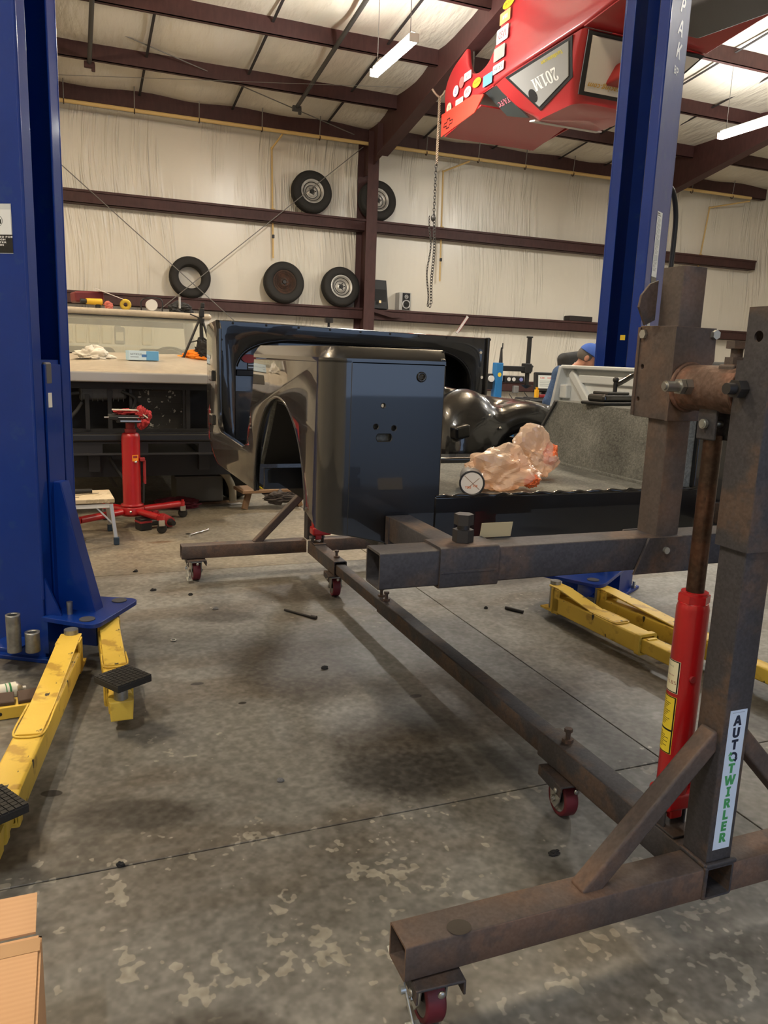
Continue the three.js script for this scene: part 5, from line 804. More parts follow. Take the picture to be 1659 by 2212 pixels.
// ---------- dusty truck with its grille off ----------
{
  const TX = 0.62, t = thing('pickup_truck', 'dusty silver truck with its grille off and radiator showing', 'truck', [TX, 0, 0]); t.scale.x = 1.12;
  const dustMap = tex(512, 512, (u, v) => { const a = fbm(u, v, 4, 4, 5, 501), b = fbm(u, v, 30, 30, 3, 507); return mix3([168, 156, 138], [196, 184, 164], a).map((x) => x + (b - 0.5) * 22); });
  const mDust = phy({ map: dustMap, roughness: 0.45, metalness: 0.15, clearcoat: 0.25, clearcoatRoughness: 0.3 });
  const mSilver = phy({ color: lin(0.42, 0.41, 0.4), roughness: 0.3, metalness: 0.35, clearcoat: 0.6, clearcoatRoughness: 0.1 });
  const mDark = std({ color: lin(0.009, 0.009, 0.011), roughness: 0.6 });
  // hood: bulging surface with a rolled front lip
  const nx = 28, nz = 16, pos = [], idx = [];
  for (let j = 0; j <= nz + 3; j++) for (let i = 0; i <= nx; i++) {
    const u = i / nx * 2 - 1; let x = u * 0.76, y, z; const crown = 0.05 * (1 - u * u) + 0.012 * Math.exp(-Math.pow((Math.abs(u) - 0.45) / 0.1, 2));
    if (j <= nz) { const s = j / nz; z = mix(-8.32, -7.02, s); y = mix(1.345, 1.225, s * s * 0.35 + s * 0.65) + crown * (1 - 0.35 * s); } else { const k = j - nz, a = k / 3; z = -7.02 + 0.055 * Math.sin(a * 1.9); y = 1.225 + crown * 0.65 - 0.02 * a - 0.06 * a * a; }
    pos.push(x, y, z + 0.03 * (1 - u * u));
  }
  for (let j = 0; j < nz + 3; j++) for (let i = 0; i < nx; i++) { const a = j * (nx + 1) + i, b = a + nx + 1; idx.push(a, b, a + 1, a + 1, b, b + 1); }
  const hg = new THREE.BufferGeometry(); hg.setAttribute('position', new THREE.Float32BufferAttribute(pos, 3)); hg.setIndex(idx); hg.computeVertexNormals(); M('hood', hg, mDust, t);
  M('hood_front_lip', [rb(1.5, 0.085, 0.03, 0.014, 0, 1.2, -6.93)], mSilver, t);
  // cab
  M('cab_roof', [rb(1.5, 0.07, 1.5, 0.034, 0, 1.8, -9.6, 0, 0, 0, 4)], mDust, t);
  for (const s of [-1, 1]) {
    M('windscreen_pillar', bar(V(s * 0.73, 1.36, -8.36), V(s * 0.69, 1.78, -8.92), 0.06, 0.05, V(0, 0, 1), 0.015), mSilver, t);
    M('rear_pillar', bar(V(s * 0.74, 1.2, -10.35), V(s * 0.69, 1.78, -10.25), 0.1, 0.1, V(0, 0, 1), 0.02), mSilver, t);
    M('cab_door', rbx(s > 0 ? 0.74 : -0.82, s > 0 ? 0.82 : -0.74, 0.55, 1.3, -10.3, -8.5, 0.02), mSilver, t);
    M('front_fender', [rbx(s > 0 ? 0.75 : -0.87, s > 0 ? 0.87 : -0.75, 0.72, 1.22, -8.5, -8.1, 0.03), rbx(s > 0 ? 0.75 : -0.87, s > 0 ? 0.87 : -0.75, 0.98, 1.22, -8.15, -7.05, 0.03), rbx(s > 0 ? 0.75 : -0.87, s > 0 ? 0.87 : -0.75, 0.75, 1.2, -7.3, -7.05, 0.03)], mSilver, t);
    const w = new THREE.Group(); w.name = 'front_wheel'; w.position.set(s * 0.78, 0.36, -7.82); t.add(w); M('tyre', (() => { const g = lathe(tireProf, 40); g.rotateZ(Math.PI / 2); g.scale(1.03, 1.03, 1.03); return g; })(), mTyre, w); M('rim', T(lathe([[0, 0.03], [0.1, 0.05], [0.19, 0.08], [0.2, -0.06], [0, -0.04]], 28), 0, 0, 0, 0, 0, -s * Math.PI / 2), mRimSilver, w);
  }
  M('rear_bed', [bx(-0.85, 0.85, 0.6, 1.15, -12.6, -10.45)], mSilver, t);
  for (const s of [-1, 1]) { const w = new THREE.Group(); w.name = 'rear_wheel'; w.position.set(s * 0.78, 0.36, -11.5); t.add(w); M('tyre', (() => { const g = lathe(tireProf, 32); g.rotateZ(Math.PI / 2); g.scale(1.03, 1.03, 1.03); return g; })(), mTyre, w); }
  const mGlass = phy({ color: lin(0.75, 0.75, 0.68), roughness: 0.12, transmission: 0.85, thickness: 0 });
  { const g = plate([[-0.7, 0], [0.7, 0], [0.665, 0.66], [-0.665, 0.66]], 0.006); g.rotateX(-0.93); g.translate(0, 1.375, -8.36); M('windscreen', g, mGlass, t); }
  M('windscreen_seal', [bar(V(-0.7, 1.765, -8.885), V(0.7, 1.765, -8.885), 0.03, 0.03, V(0, 1, 0), 0.01), bar(V(-0.72, 1.372, -8.35), V(0.72, 1.372, -8.35), 0.03, 0.02, V(0, 1, 0), 0.006)], mDark, t);
  M('rear_window_frame', [bx(-0.7, 0.7, 1.1, 1.36, -10.36, -10.33), bx(-0.7, 0.7, 1.7, 1.78, -10.36, -10.33)], mDark, t);
  M('dashboard', rbx(-0.7, 0.7, 1.1, 1.33, -8.85, -8.4, 0.05), mGrey, t);
  for (const s of [-0.36, 0.36]) { const st = new THREE.Group(); st.name = 'seat'; t.add(st); M('backrest', rb(0.5, 0.62, 0.16, 0.07, s, 1.13, -9.75, -0.15, 0, 0, 4), std({ color: lin(0.2, 0.19, 0.15), roughness: 0.8 }), st);  }
  M('steering_wheel', T(new THREE.TorusGeometry(0.18, 0.014, 10, 32), 0.36, 1.3, -9.05, 0.5), mDark, t);
  // engine bay behind the missing grille
  M('radiator_support', [bx(-0.75, 0.75, 1.1, 1.16, -7.1, -7.04), bx(-0.75, 0.75, 0.7, 0.76, -7.1, -7.04), bx(-0.75, -0.66, 0.7, 1.16, -7.1, -7.04), bx(0.66, 0.75, 0.7, 1.16, -7.1, -7.04), bx(-0.75, 0.75, 0.72, 1.2, -7.5, -7.48), bx(0.28, 0.31, 0.75, 1.1, -7.1, -7.05), bx(-0.3, -0.27, 0.75, 1.1, -7.1, -7.05)], mDark, t);
  const radTex = tex(256, 256, (u, v) => { const l = Math.sin(v * 6.2832 * 42) > 0.1 ? 46 : 22, n = fbm(u, v, 30, 30, 3, 521), d = fbm(u, v, 18, 9, 4, 527); let c = [l * 0.95, l * 0.92, l * 0.88]; if (d > 0.68 && n > 0.5) c = [150, 148, 140]; return c; });
  const rg = new THREE.PlaneGeometry(0.4, 0.36); rg.translate(0.07, 0.93, -7.12); M('radiator_core', rg, std({ map: radTex, roughness: 0.7 }), t, { keepUV: true });
  M('radiator_frame', [bx(-0.14, -0.12, 0.74, 1.12, -7.16, -7.1), bx(0.26, 0.285, 0.74, 1.12, -7.16, -7.1), bx(-0.14, 0.28, 1.1, 1.13, -7.16, -7.1)], std({ color: lin(0.03, 0.03, 0.032), roughness: 0.5 }), t);
  M('oil_cooler', [rb(0.34, 0.13, 0.06, 0.03, -0.33, 1.06, -7.1, 0, 0, 0.05), ...Array.from({ length: 9 }, (_, i) => box(0.004, 0.14, 0.07, -0.48 + i * 0.037, 1.06, -7.1))], std({ color: lin(0.06, 0.06, 0.058), roughness: 0.5, metalness: 0.4 }), t);
  M('cooler_hose', pipe([V(-0.5, 1.06, -7.07), V(-0.58, 1.04, -7.05), V(-0.64, 0.95, -7.04), V(-0.66, 0.87, -7.03), V(-0.6, 0.83, -7.03), V(-0.53, 0.9, -7.04), V(-0.48, 0.98, -7.06)], 0.014, 8, 40), mBlackMatte, t);
  M('cooler_hose', pipe([V(-0.2, 1.08, -7.05), V(-0.1, 1.02, -7.05), V(-0.12, 0.9, -7.05), V(-0.02, 0.86, -7.06)], 0.012, 8, 30), mBlackMatte, t);
  M('hood_latch_post', bx(-0.46, -0.43, 0.75, 1.05, -7.08, -7.03), mDark, t);
  // bumper beam and lower plastics
  M('bumper_bar', [rb(1.7, 0.07, 0.1, 0.02, 0, 0.7, -6.94), bx(-0.85, 0.85, 0.734, 0.74, -7.0, -6.9)], std({ color: lin(0.035, 0.036, 0.04), roughness: 0.28, metalness: 0.5 }), t);
  M('valance', [bx(-0.7, -0.35, 0.55, 0.66, -7.0, -6.95), bx(-0.1, -0.02, 0.54, 0.66, -7.0, -6.95), bx(0.36, 0.46, 0.54, 0.66, -7.0, -6.95), bx(-0.75, 0.75, 0.55, 0.565, -7.0, -6.93), bx(-0.75, 0.75, 0.645, 0.66, -7.0, -6.93)], std({ color: lin(0.03, 0.03, 0.033), roughness: 0.45 }), t);
  M('bumper_bracket', [rb(0.12, 0.12, 0.08, 0.006, 0.56, 0.6, -6.88)], std({ color: lin(0.16, 0.16, 0.15), roughness: 0.5 }), t);
  M('underbody', [bx(-0.8, 0.8, 0.34, 0.55, -10.4, -7.1), bx(-0.45, -0.37, 0.4, 0.6, -12.6, -7.0), bx(0.37, 0.45, 0.4, 0.6, -12.6, -7.0)], mDark, t);
  for (const sl of [rod(V(-0.35, 0.42, -7.15), V(-0.25, 0.22, -7.3), 0.016, 8), rod(V(0.5, 0.4, -7.3), V(0.75, 0.33, -7.7), 0.03, 8), rod(V(0.3, 0.5, -7.15), V(0.36, 0.34, -7.2), 0.012, 6)]) M('steering_link', sl, std({ color: lin(0.06, 0.055, 0.05), roughness: 0.6, metalness: 0.4 }), t);
  M('cut_hose', pipe([V(-0.3, 0.52, -7.05), V(-0.24, 0.4, -7.02), V(-0.12, 0.2, -7.0)], 0.012, 8, 20), mBlackMatte, t);
}
tag(M('oil_drain_pan', [rb(0.45, 0.25, 0.4, 0.02, 1.12, 0.13, -7.75), rb(0.47, 0.02, 0.42, 0.008, 1.12, 0.25, -7.75)], std({ color: lin(0.13, 0.12, 0.1), roughness: 0.8 })), 'grey box pushed under the truck nose', 'box');
tag(M('tan_trim_panel', [pipe([V(1.22, 0.36, -7.5), V(1.33, 0.3, -7.45), V(1.4, 0.18, -7.42), V(1.41, 0.03, -7.4)], 0.035, 8, 20)], std({ color: lin(0.3, 0.26, 0.18), roughness: 0.7 })), 'tan curved hose end beside the truck tyre', 'hose');
// storage shelf with jugs behind the truck, seen through the glass
{
  const sh = thing('storage_shelf', 'white storage shelf behind the truck cab', 'shelf', [0.7, 0, -13.3]);
  for (const y of [0.9, 1.48]) M('shelf_board', bx(-1.1, 1.1, y - 0.03, y, -0.25, 0.25), mWhite, sh); for (const [x, z] of [[-1.07, 0.22], [1.07, 0.22], [-1.07, -0.22], [1.07, -0.22]]) M('upright', bx(x - 0.03, x + 0.03, 0, 1.48, z - 0.02, z + 0.02), mWhite, sh);
  const lb = std({ color: lin(0.6, 0.58, 0.5), roughness: 0.5 }), wj = std({ color: lin(0.62, 0.56, 0.44), roughness: 0.4 });
  const names = ['first pale jug', 'second pale jug', 'third pale jug', 'fourth pale jug', 'fifth pale jug', 'sixth pale jug'];
  for (let i = 0; i < 6; i++) { const j = thing('oil_jug', names[i] + ' from the blue post on the shelf behind the glass', 'jug', [-0.02 + i * 0.19 + (i === 5 ? 0.22 : 0), 1.482, -13.2], 0, 'jugs on the shelf behind the truck');
    M('jug_body', [rb(0.155, 0.27, 0.1, 0.03, 0, 0.135, 0, 0, 0, 0, 3), cyl(0.05, 0.025, 0.06, -0.025, 0.29, 0)], i === 4 ? mGrey : wj, j); M('jug_cap', cyl(0.024, 0.024, 0.03, -0.025, 0.33, 0), i === 4 ? mBlack : mWhite, j); M('jug_label', bx(-0.055, 0.055, 0.06, 0.19, 0.05, 0.053), lb, j); }
}
// ---------- things on the truck ----------
const HY = (z) => 1.345;
{
  const t = thing('glove_box', 'blue and white box of gloves on the hood', 'box', [0.62, 1.334, -7.62], 0.12); const bt = canvasTex(256, 96, (g, w, h) => { g.fillStyle = '#c3d9ea'; g.fillRect(0, 0, w, h); g.fillStyle = '#5f9ed0'; g.fillRect(150, 0, 106, h); g.fillStyle = '#3f6fae'; g.fillRect(110, 34, 44, 30); g.fillStyle = '#6c7f92'; g.font = 'bold 26px sans-serif'; g.fillText('NITRILE', 12, 44); g.fillRect(14, 60, 70, 8); });
  M('carton', rb(0.27, 0.085, 0.13, 0.003, 0, 0.043, 0), std({ color: lin(0.36, 0.55, 0.72), roughness: 0.5 }), t); const g = new THREE.PlaneGeometry(0.265, 0.08); g.translate(0, 0.043, 0.0665); M('printed_face', g, std({ map: bt, roughness: 0.5 }), t, { keepUV: true });
}
function cloth(cx, cy, cz, rx, ry, rz, sd, floorY) { const g = mergeVertices(new THREE.IcosahedronGeometry(1, 18)), p = g.attributes.position; for (let i = 0; i < p.count; i++) { const x = p.getX(i), y = p.getY(i), z = p.getZ(i), a = Math.atan2(z, x) / 6.2832 + 0.5, b = y * 0.5 + 0.5; const n = fbm(a, b, 6, 4, 3, sd), n2 = fbm(a, b, 15, 8, 2, sd + 5), r = 0.75 + 0.7 * (n - 0.4) - 0.2 * Math.pow(1 - Math.abs(2 * n2 - 1), 4); p.setXYZ(i, cx + x * rx * r, Math.max(floorY, cy + y * ry * r), cz + z * rz * r); } g.computeVertexNormals(); return g; }
tag(M('white_rags', cloth(0.2, 1.35, -7.72, 0.2, 0.11, 0.15, 601, 1.335), std({ color: lin(0.7, 0.66, 0.58), roughness: 0.9 })), 'crumpled white rags on the hood left of the glove box', 'rags');
tag(M('orange_cloth', cloth(1.17, 1.37, -8.1, 0.19, 0.09, 0.12, 613, 1.352), std({ color: lin(0.95, 0.28, 0.02), roughness: 0.9 })), 'bright orange cloth on the hood under the tripod', 'cloth');
{
  const t = thing('camera_tripod', 'black tripod standing on the truck hood', 'tripod', [1.22, 1.348, -8.05]);
  for (const [x, z] of [[-0.19, 0.05], [0.12, 0.1], [0.05, -0.16]]) { M('leg', rod(V(x, 0, z), V(x * 0.12, 0.38, z * 0.12), 0.012, 8), mBlack, t); M('leg_brace', rod(V(x * 0.55, 0.17, z * 0.55), V(0, 0.2, 0), 0.006, 6), mBlack, t); M('foot', sph(0.016, x, 0.012, z), mRubber, t); }
  M('centre_column', cyl(0.016, 0.016, 0.44, 0, 0.28, 0), mBlack, t); M('head', [cyl(0.03, 0.035, 0.05, 0, 0.38, 0), rb(0.05, 0.09, 0.04, 0.01, 0.005, 0.46, 0), rb(0.04, 0.05, 0.03, 0.008, 0.015, 0.53, 0), cyl(0.006, 0.006, 0.12, -0.05, 0.42, 0, 0, 1.2)], mBlack, t); M('weight_bag', [cloth(0.01, 0.1, 0, 0.09, 0.13, 0.06, 631, 0.02)], mBlackMatte, t);
}
tag(M('red_tool_case', [rb(0.3, 0.11, 0.25, 0.02, 0.2, 1.96, -9.3, 0, 0.2, 0.06)], std({ color: lin(0.14, 0.015, 0.02), roughness: 0.5 })), 'dark red case on the truck roof by the post', 'case');
tag(M('paper_sheet', [rb(0.3, 0.004, 0.12, 0.001, 0.42, 2.0, -9.15, 0.1, -0.3, -0.35)], std({ color: lin(0.55, 0.5, 0.46), roughness: 0.6 })), 'pale sheet lying across the roof clutter', 'sheet');
{ const t = thing('cordless_drill', 'yellow and black cordless drill on the truck roof', 'drill', [0.26, 1.835, -9.05], 0.3); M('drill_body', T(cyl(0.035, 0.03, 0.16, 0, 0, 0, 0, 0, 16), 0, 0.07, 0, 0, 0, Math.PI / 2), std({ color: lin(0.7, 0.42, 0.02), roughness: 0.5 }), t); M('grip', rb(0.05, 0.1, 0.04, 0.012, 0.04, 0.02 + 0.03, 0), mBlack, t); M('chuck', T(cyl(0.02, 0.025, 0.06), -0.11, 0.07, 0, 0, 0, Math.PI / 2), mBlack, t); }
tag(M('red_glove', cloth(0.4, 1.87, -9.05, 0.06, 0.05, 0.05, 641, 1.836), std({ color: lin(0.55, 0.16, 0.12), roughness: 0.8 })), 'salmon glove on the truck roof', 'glove');
{ const t = thing('wire_spool', 'white spool in a dark wire frame on the truck roof', 'spool', [0.85, 1.835, -9.1]); M('spool', T(cyl(0.06, 0.06, 0.09, 0, 0, 0, 0, 0, 20), 0, 0.07, 0, Math.PI / 2), mWhite, t); M('frame', pipe([V(-0.11, 0, 0.02), V(-0.1, 0.12, 0.02), V(0.1, 0.13, 0.02), V(0.11, 0, 0.02)], 0.008, 6, 24), mBlack, t); }
tag(M('black_tool_bag', cloth(1.16, 1.86, -9.1, 0.17, 0.11, 0.12, 651, 1.836), mBlackMatte), 'black tool bag slumped on the truck roof', 'bag');
tag(M('yellow_tape_roll', [T(new THREE.TorusGeometry(0.04, 0.02, 10, 24), 0.58, 1.895, -9.1, 0.2)], std({ color: lin(0.6, 0.42, 0.04), roughness: 0.5 })), 'yellow tape roll on the truck roof', 'tape');
tag(M('steel_bottle', [cyl(0.012, 0.012, 0.12, 1.13, 1.94, -8.95)], mAlu), 'slim upright metal tube by the black tool bag', 'tube');
// ---------- red transmission jack ----------
{
  const t = thing('transmission_jack', 'red upright transmission jack on four caster legs', 'jack', [0.432, 0, -6.6]);
  M('cylinder', lathe([[0, 0.17], [0.09, 0.17], [0.09, 0.19], [0.072, 0.2], [0.072, 0.74], [0.066, 0.765], [0.05, 0.775], [0, 0.775]], 36), mRedPaint, t); M('base_hub', lathe([[0, 0.1], [0.09, 0.1], [0.095, 0.12], [0.095, 0.165], [0.085, 0.175], [0, 0.175]], 32), mRedPaint, t);
  M('piston', cyl(0.036, 0.036, 0.1, 0, 0.815, 0), mRedDull, t); M('piston_collar', cyl(0.042, 0.046, 0.03, 0, 0.79, 0), mRedDull, t);
  for (const [x, z] of [[0.2, 0.3], [0.44, -0.29], [-0.2, -0.3], [-0.44, 0.29]]) {
    const l = new THREE.Group(); l.name = 'leg'; t.add(l); M('leg_tube', rod(V(x * 0.2, 0.135, z * 0.2), V(x * 0.92, 0.125, z * 0.92), 0.028, 14), mRedPaint, l); M('leg_end', [cyl(0.03, 0.03, 0.04, x * 0.97, 0.125, z * 0.97), cyl(0.012, 0.012, 0.03, x, 0.145, z)], mRedPaint, l);
    M('caster_fork', [rb(0.045, 0.05, 0.006, 0.002, x, 0.085, z + 0.018), rb(0.045, 0.05, 0.006, 0.002, x, 0.085, z - 0.018), cyl(0.016, 0.016, 0.02, x, 0.112, z)], mChrome, l); M('caster_wheel', T(lathe([[0, -0.012], [0.034, -0.014], [0.04, -0.008], [0.04, 0.008], [0.034, 0.014], [0, 0.012]], 24), x, 0.04, z, Math.PI / 2), mRubber, l);
  }
  M('saddle', [rb(0.22, 0.05, 0.2, 0.006, 0, 0.885, 0), rb(0.26, 0.014, 0.22, 0.004, 0, 0.915, 0), rb(0.07, 0.03, 0.24, 0.006, -0.13, 0.9, 0)], mBlack, t); M('saddle_screw', [T(cyl(0.007, 0.007, 0.3), -0.05, 0.905, 0.1, 0, 0, Math.PI / 2), rb(0.16, 0.012, 0.004, 0.001, 0, 0.875, 0.103)], mChrome, t);
  M('warning_sticker', T(new THREE.CylinderGeometry(0.0728, 0.0728, 0.05, 10, 1, true, 0.05, 0.75), 0, 0.575, 0), std({ color: lin(0.9, 0.3, 0.02), roughness: 0.5 }), t); M('sticker_mark', T(new THREE.CylinderGeometry(0.0732, 0.0732, 0.018, 10, 1, true, 0.15, 0.5), 0, 0.585, 0), mRedDull, t);
  M('hose_bracket', [rb(0.04, 0.03, 0.04, 0.006, 0.085, 0.56, 0.03), rod(V(0.1, 0.55, 0.03), V(0.1, 0.36, 0.03), 0.012, 8)], mRedDull, t); M('pedal_rod', [rod(V(0.09, 0.37, 0.03), V(0.085, 0.2, 0.03), 0.01, 8)], mBlack, t); M('band_screw', [sph(0.012, 0.03, 0.545, 0.07), sph(0.012, -0.02, 0.14, 0.092)], mChrome, t);
}
tag(M('red_shop_rag', [cloth(0.52, 0.9, -6.53, 0.075, 0.1, 0.07, 661, 0.8), cloth(0.42, 0.94, -6.58, 0.14, 0.03, 0.1, 667, 0.923)], std({ color: lin(0.4, 0.03, 0.035), roughness: 0.9 })), 'red shop rag draped on the jack saddle', 'rag');
tag(M('white_lever', [bar(V(0.29, 0.965, -6.5), V(0.48, 0.962, -6.5), 0.01, 0.012, V(0, 1, 0), 0.003), bar(V(0.48, 0.962, -6.5), V(0.56, 0.9, -6.49), 0.008, 0.01, V(0, 1, 0), 0.003)], std({ color: lin(0.7, 0.66, 0.58), roughness: 0.4 })), 'thin white bar lying across the jack saddle', 'bar');
// ---------- step stool ----------
{
  const t = thing('step_stool', 'folding step stool with a pale wooden top beside the blue post', 'stool', [0.07, 0, -6.2], 0.05);
  M('seat_board', rb(0.42, 0.035, 0.4, 0.008, -0.02, 0.33, 0), std({ map: rp(tex(256, 256, (u, v) => { const a = fbm(u, v, 4, 24, 4, 701), b = fbm(u, v, 8, 8, 4, 705); return mix3([206, 192, 166], [186, 170, 142], a).map((x) => x - (b > 0.66 ? 22 : 0)); }), 3), roughness: 0.7 }), t); M('seat_slot', [bar(V(-0.2, 0.3485, 0.08), V(0.1, 0.3485, -0.05), 0.006, 0.002, V(0, 1, 0), 0), bar(V(-0.2, 0.3485, 0.15), V(-0.05, 0.3485, 0.1), 0.006, 0.002, V(0, 1, 0), 0)], mBlack, t);
  M('seat_rail', [rb(0.4, 0.03, 0.02, 0.004, -0.02, 0.29, 0.18), rb(0.4, 0.03, 0.02, 0.004, -0.02, 0.29, -0.18)], mWhite, t);
  for (const [x0, z0, x1, z1] of [[0.165, 0.18, 0.19, 0.22], [0.165, -0.18, 0.19, -0.26], [-0.2, 0.18, -0.24, 0.22], [-0.2, -0.18, -0.24, -0.26]]) { const l = new THREE.Group(); l.name = 'leg'; t.add(l); M('leg_tube', bar(V(x0, 0.3, z0), V(x1, 0.04, z1), 0.028, 0.028, V(0, 0, 1), 0.006), mAlu, l); M('rubber_foot', rb(0.04, 0.06, 0.04, 0.008, x1 + 0.002, 0.03, z1), std({ color: lin(0.02, 0.04, 0.07), roughness: 0.7 }), l); }
  M('fold_strut', [bar(V(0.17, 0.16, 0.2), V(0.06, 0.28, 0.17), 0.012, 0.006, V(0, 0, 1), 0.002)], mAlu, t);
}
{ const t = thing('rubber_mallet', 'black handled tool lying on the stool', 'tool', [-0.02, 0.349, -6.24], 0.1); M('grip', T(cyl(0.016, 0.018, 0.16, 0, 0, 0, 0, 0, 14), 0.06, 0.018, 0, 0, 0, Math.PI / 2), mBlack, t); M('shank', T(cyl(0.006, 0.006, 0.12), -0.08, 0.018, 0, 0, 0, Math.PI / 2), mBolt, t); }
{ const t = thing('impact_wrench', 'black and red cordless impact wrench on the floor under the jack', 'power tool', [0.6, 0, -6.5], 0.35); M('battery', rb(0.1, 0.1, 0.11, 0.01, -0.1, 0.05, 0), mBlack, t); M('battery_stripe', rb(0.102, 0.02, 0.112, 0.004, -0.1, 0.07, 0), mRedDull, t); M('handle', rb(0.14, 0.05, 0.05, 0.015, 0.0, 0.05, 0), mBlack, t); M('motor_body', T(cyl(0.05, 0.042, 0.14, 0, 0, 0, 0, 0, 20), 0.1, 0.052, 0, Math.PI / 2), mRedDull, t); M('nose', T(cyl(0.03, 0.02, 0.06), 0.1, 0.052, 0.1, Math.PI / 2), mBlack, t); }
tag(M('ratchet_wrench', [rod(V(0.83, 0.011, -6.15), V(0.99, 0.011, -6.3), 0.0075, 8), T(cyl(0.02, 0.02, 0.022, 0, 0, 0, 0, 0, 14), 0.815, 0.011, -6.135), sph(0.011, 0.995, 0.012, -6.305)], mChrome), 'small chrome ratchet lying on the floor before the truck', 'wrench');
tag(M('floor_rag', cloth(0.86, 0.03, -7.35, 0.25, 0.07, 0.18, 671, 0.001), std({ color: lin(0.12, 0.012, 0.022), roughness: 0.95 })), 'dark red rag heaped on the floor under the truck', 'rag');
tag(M('floor_rag', cloth(0.62, 0.02, -7.0, 0.1, 0.06, 0.06, 673, 0.001), std({ color: lin(0.25, 0.02, 0.03), roughness: 0.95 })), 'small red rag on the floor beside the jack', 'rag');
tag(M('paper_scrap', [rb(0.13, 0.002, 0.07, 0.0005, 1.44, 0.002, -7.42, 0, 0.3)], mWhite), 'white paper scrap on the floor by the truck tyre', 'paper');
{ const t = thing('wooden_stand', 'low wooden stand with scrap and a yellow box under the tub', 'stand', [1.72, 0, -7.2], 0.1); const mw = std({ color: lin(0.22, 0.13, 0.07), roughness: 0.8 }); M('stand_leg', bar(V(-0.26, 0, 0.04), V(-0.2, 0.17, 0), 0.05, 0.05, V(0, 0, 1), 0.005), mw, t); M('stand_leg', bar(V(0.3, 0, 0.04), V(0.24, 0.17, 0), 0.05, 0.05, V(0, 0, 1), 0.005), mw, t); M('stand_top', rb(0.62, 0.03, 0.3, 0.006, 0, 0.18, 0), mw, t); M('scrap_sling', cloth(0.08, 0.12, 0.12, 0.26, 0.08, 0.1, 681, 0.02), std({ color: lin(0.05, 0.04, 0.035), roughness: 0.8 }), t); }
tag(M('yellow_carton', [rb(0.2, 0.11, 0.14, 0.01, 1.7, 0.251, -7.18, 0, 0.2)], std({ color: lin(0.8, 0.75, 0.02), roughness: 0.5 })), 'bright yellow carton under the tub seen below the wheel arch', 'carton');
// ---------- machines against the wall ----------
const mBenchBlue = std({ color: lin(0.02, 0.17, 0.42), roughness: 0.45 });
{
  const t = thing('tyre_changer', 'light blue tyre changer with a black mast and gauges', 'machine', [5.75, 0, -9.9]);
  M('cabinet', rb(0.9, 0.8, 0.7, 0.03, 0.0, 0.4, 0), mBenchBlue, t);
  M('tower', rb(0.11, 0.65, 0.12, 0.01, -0.1, 1.1, 0), mBenchBlue, t); M('warning_badge', T(new THREE.CircleGeometry(0.03, 20), -0.1, 1.26, 0.061), std({ color: lin(0.8, 0.6, 0.05), roughness: 0.5 }), t);
  M('turntable', [cyl(0.24, 0.24, 0.04, 0.12, 0.83, 0.02), cyl(0.08, 0.1, 0.05, 0.12, 0.86, 0.02)], mGrey, t);
  M('swing_beam', [rb(0.5, 0.075, 0.09, 0.01, 0.2, 1.35, 0), rb(0.11, 0.14, 0.12, 0.012, 0.37, 1.36, 0)], mBlack, t);
  M('mast', [rb(0.05, 0.72, 0.05, 0.006, 0.39, 1.45, 0), rb(0.07, 0.02, 0.07, 0.004, 0.39, 1.8, 0), cyl(0.02, 0.09, 0.05, 0.39, 1.1, 0).rotateX(0)], mBlack, t); M('mast_knob', T(sph(0.02), 0.45, 1.39, 0.02), mBlack, t);
  M('air_gun', [cyl(0.03, 0.012, 0.24, -0.06, 1.52, 0), cyl(0.008, 0.008, 0.08, -0.045, 1.66, 0)], mBlack, t);
  M('control_panel', rb(0.32, 0.1, 0.08, 0.01, 0.15, 1.2, 0.03), mBlack, t); for (const [x, m] of [[0.05, mWhite], [0.13, mWhite], [0.25, std({ color: lin(0.25, 0.28, 0.6), roughness: 0.4 })]]) M('dial', T(cyl(0.028, 0.028, 0.012, 0, 0, 0, 0, 0, 16), x, 1.2, 0.072, Math.PI / 2), m, t);
  M('pressure_gauge', [T(cyl(0.045, 0.045, 0.03, 0, 0, 0, 0, 0, 24), -0.22, 1.2, 0.04, Math.PI / 2)], mWhite, t); M('gauge_body', [rb(0.12, 0.22, 0.06, 0.01, -0.24, 1.16, 0)], mBlack, t); M('switch_box', rb(0.08, 0.1, 0.06, 0.008, 0.18, 1.06, 0.05), mGrey, t);
  for (const hc of [pipe([V(0.05, 1.0, 0.1), V(0.1, 0.9, 0.15), V(0.12, 0.82, 0.15)], 0.006, 6), pipe([V(0.3, 1.02, 0.1), V(0.38, 0.92, 0.12), V(0.42, 0.83, 0.12)], 0.006, 6)]) M('hanging_cord', hc, mBlack, t);
}
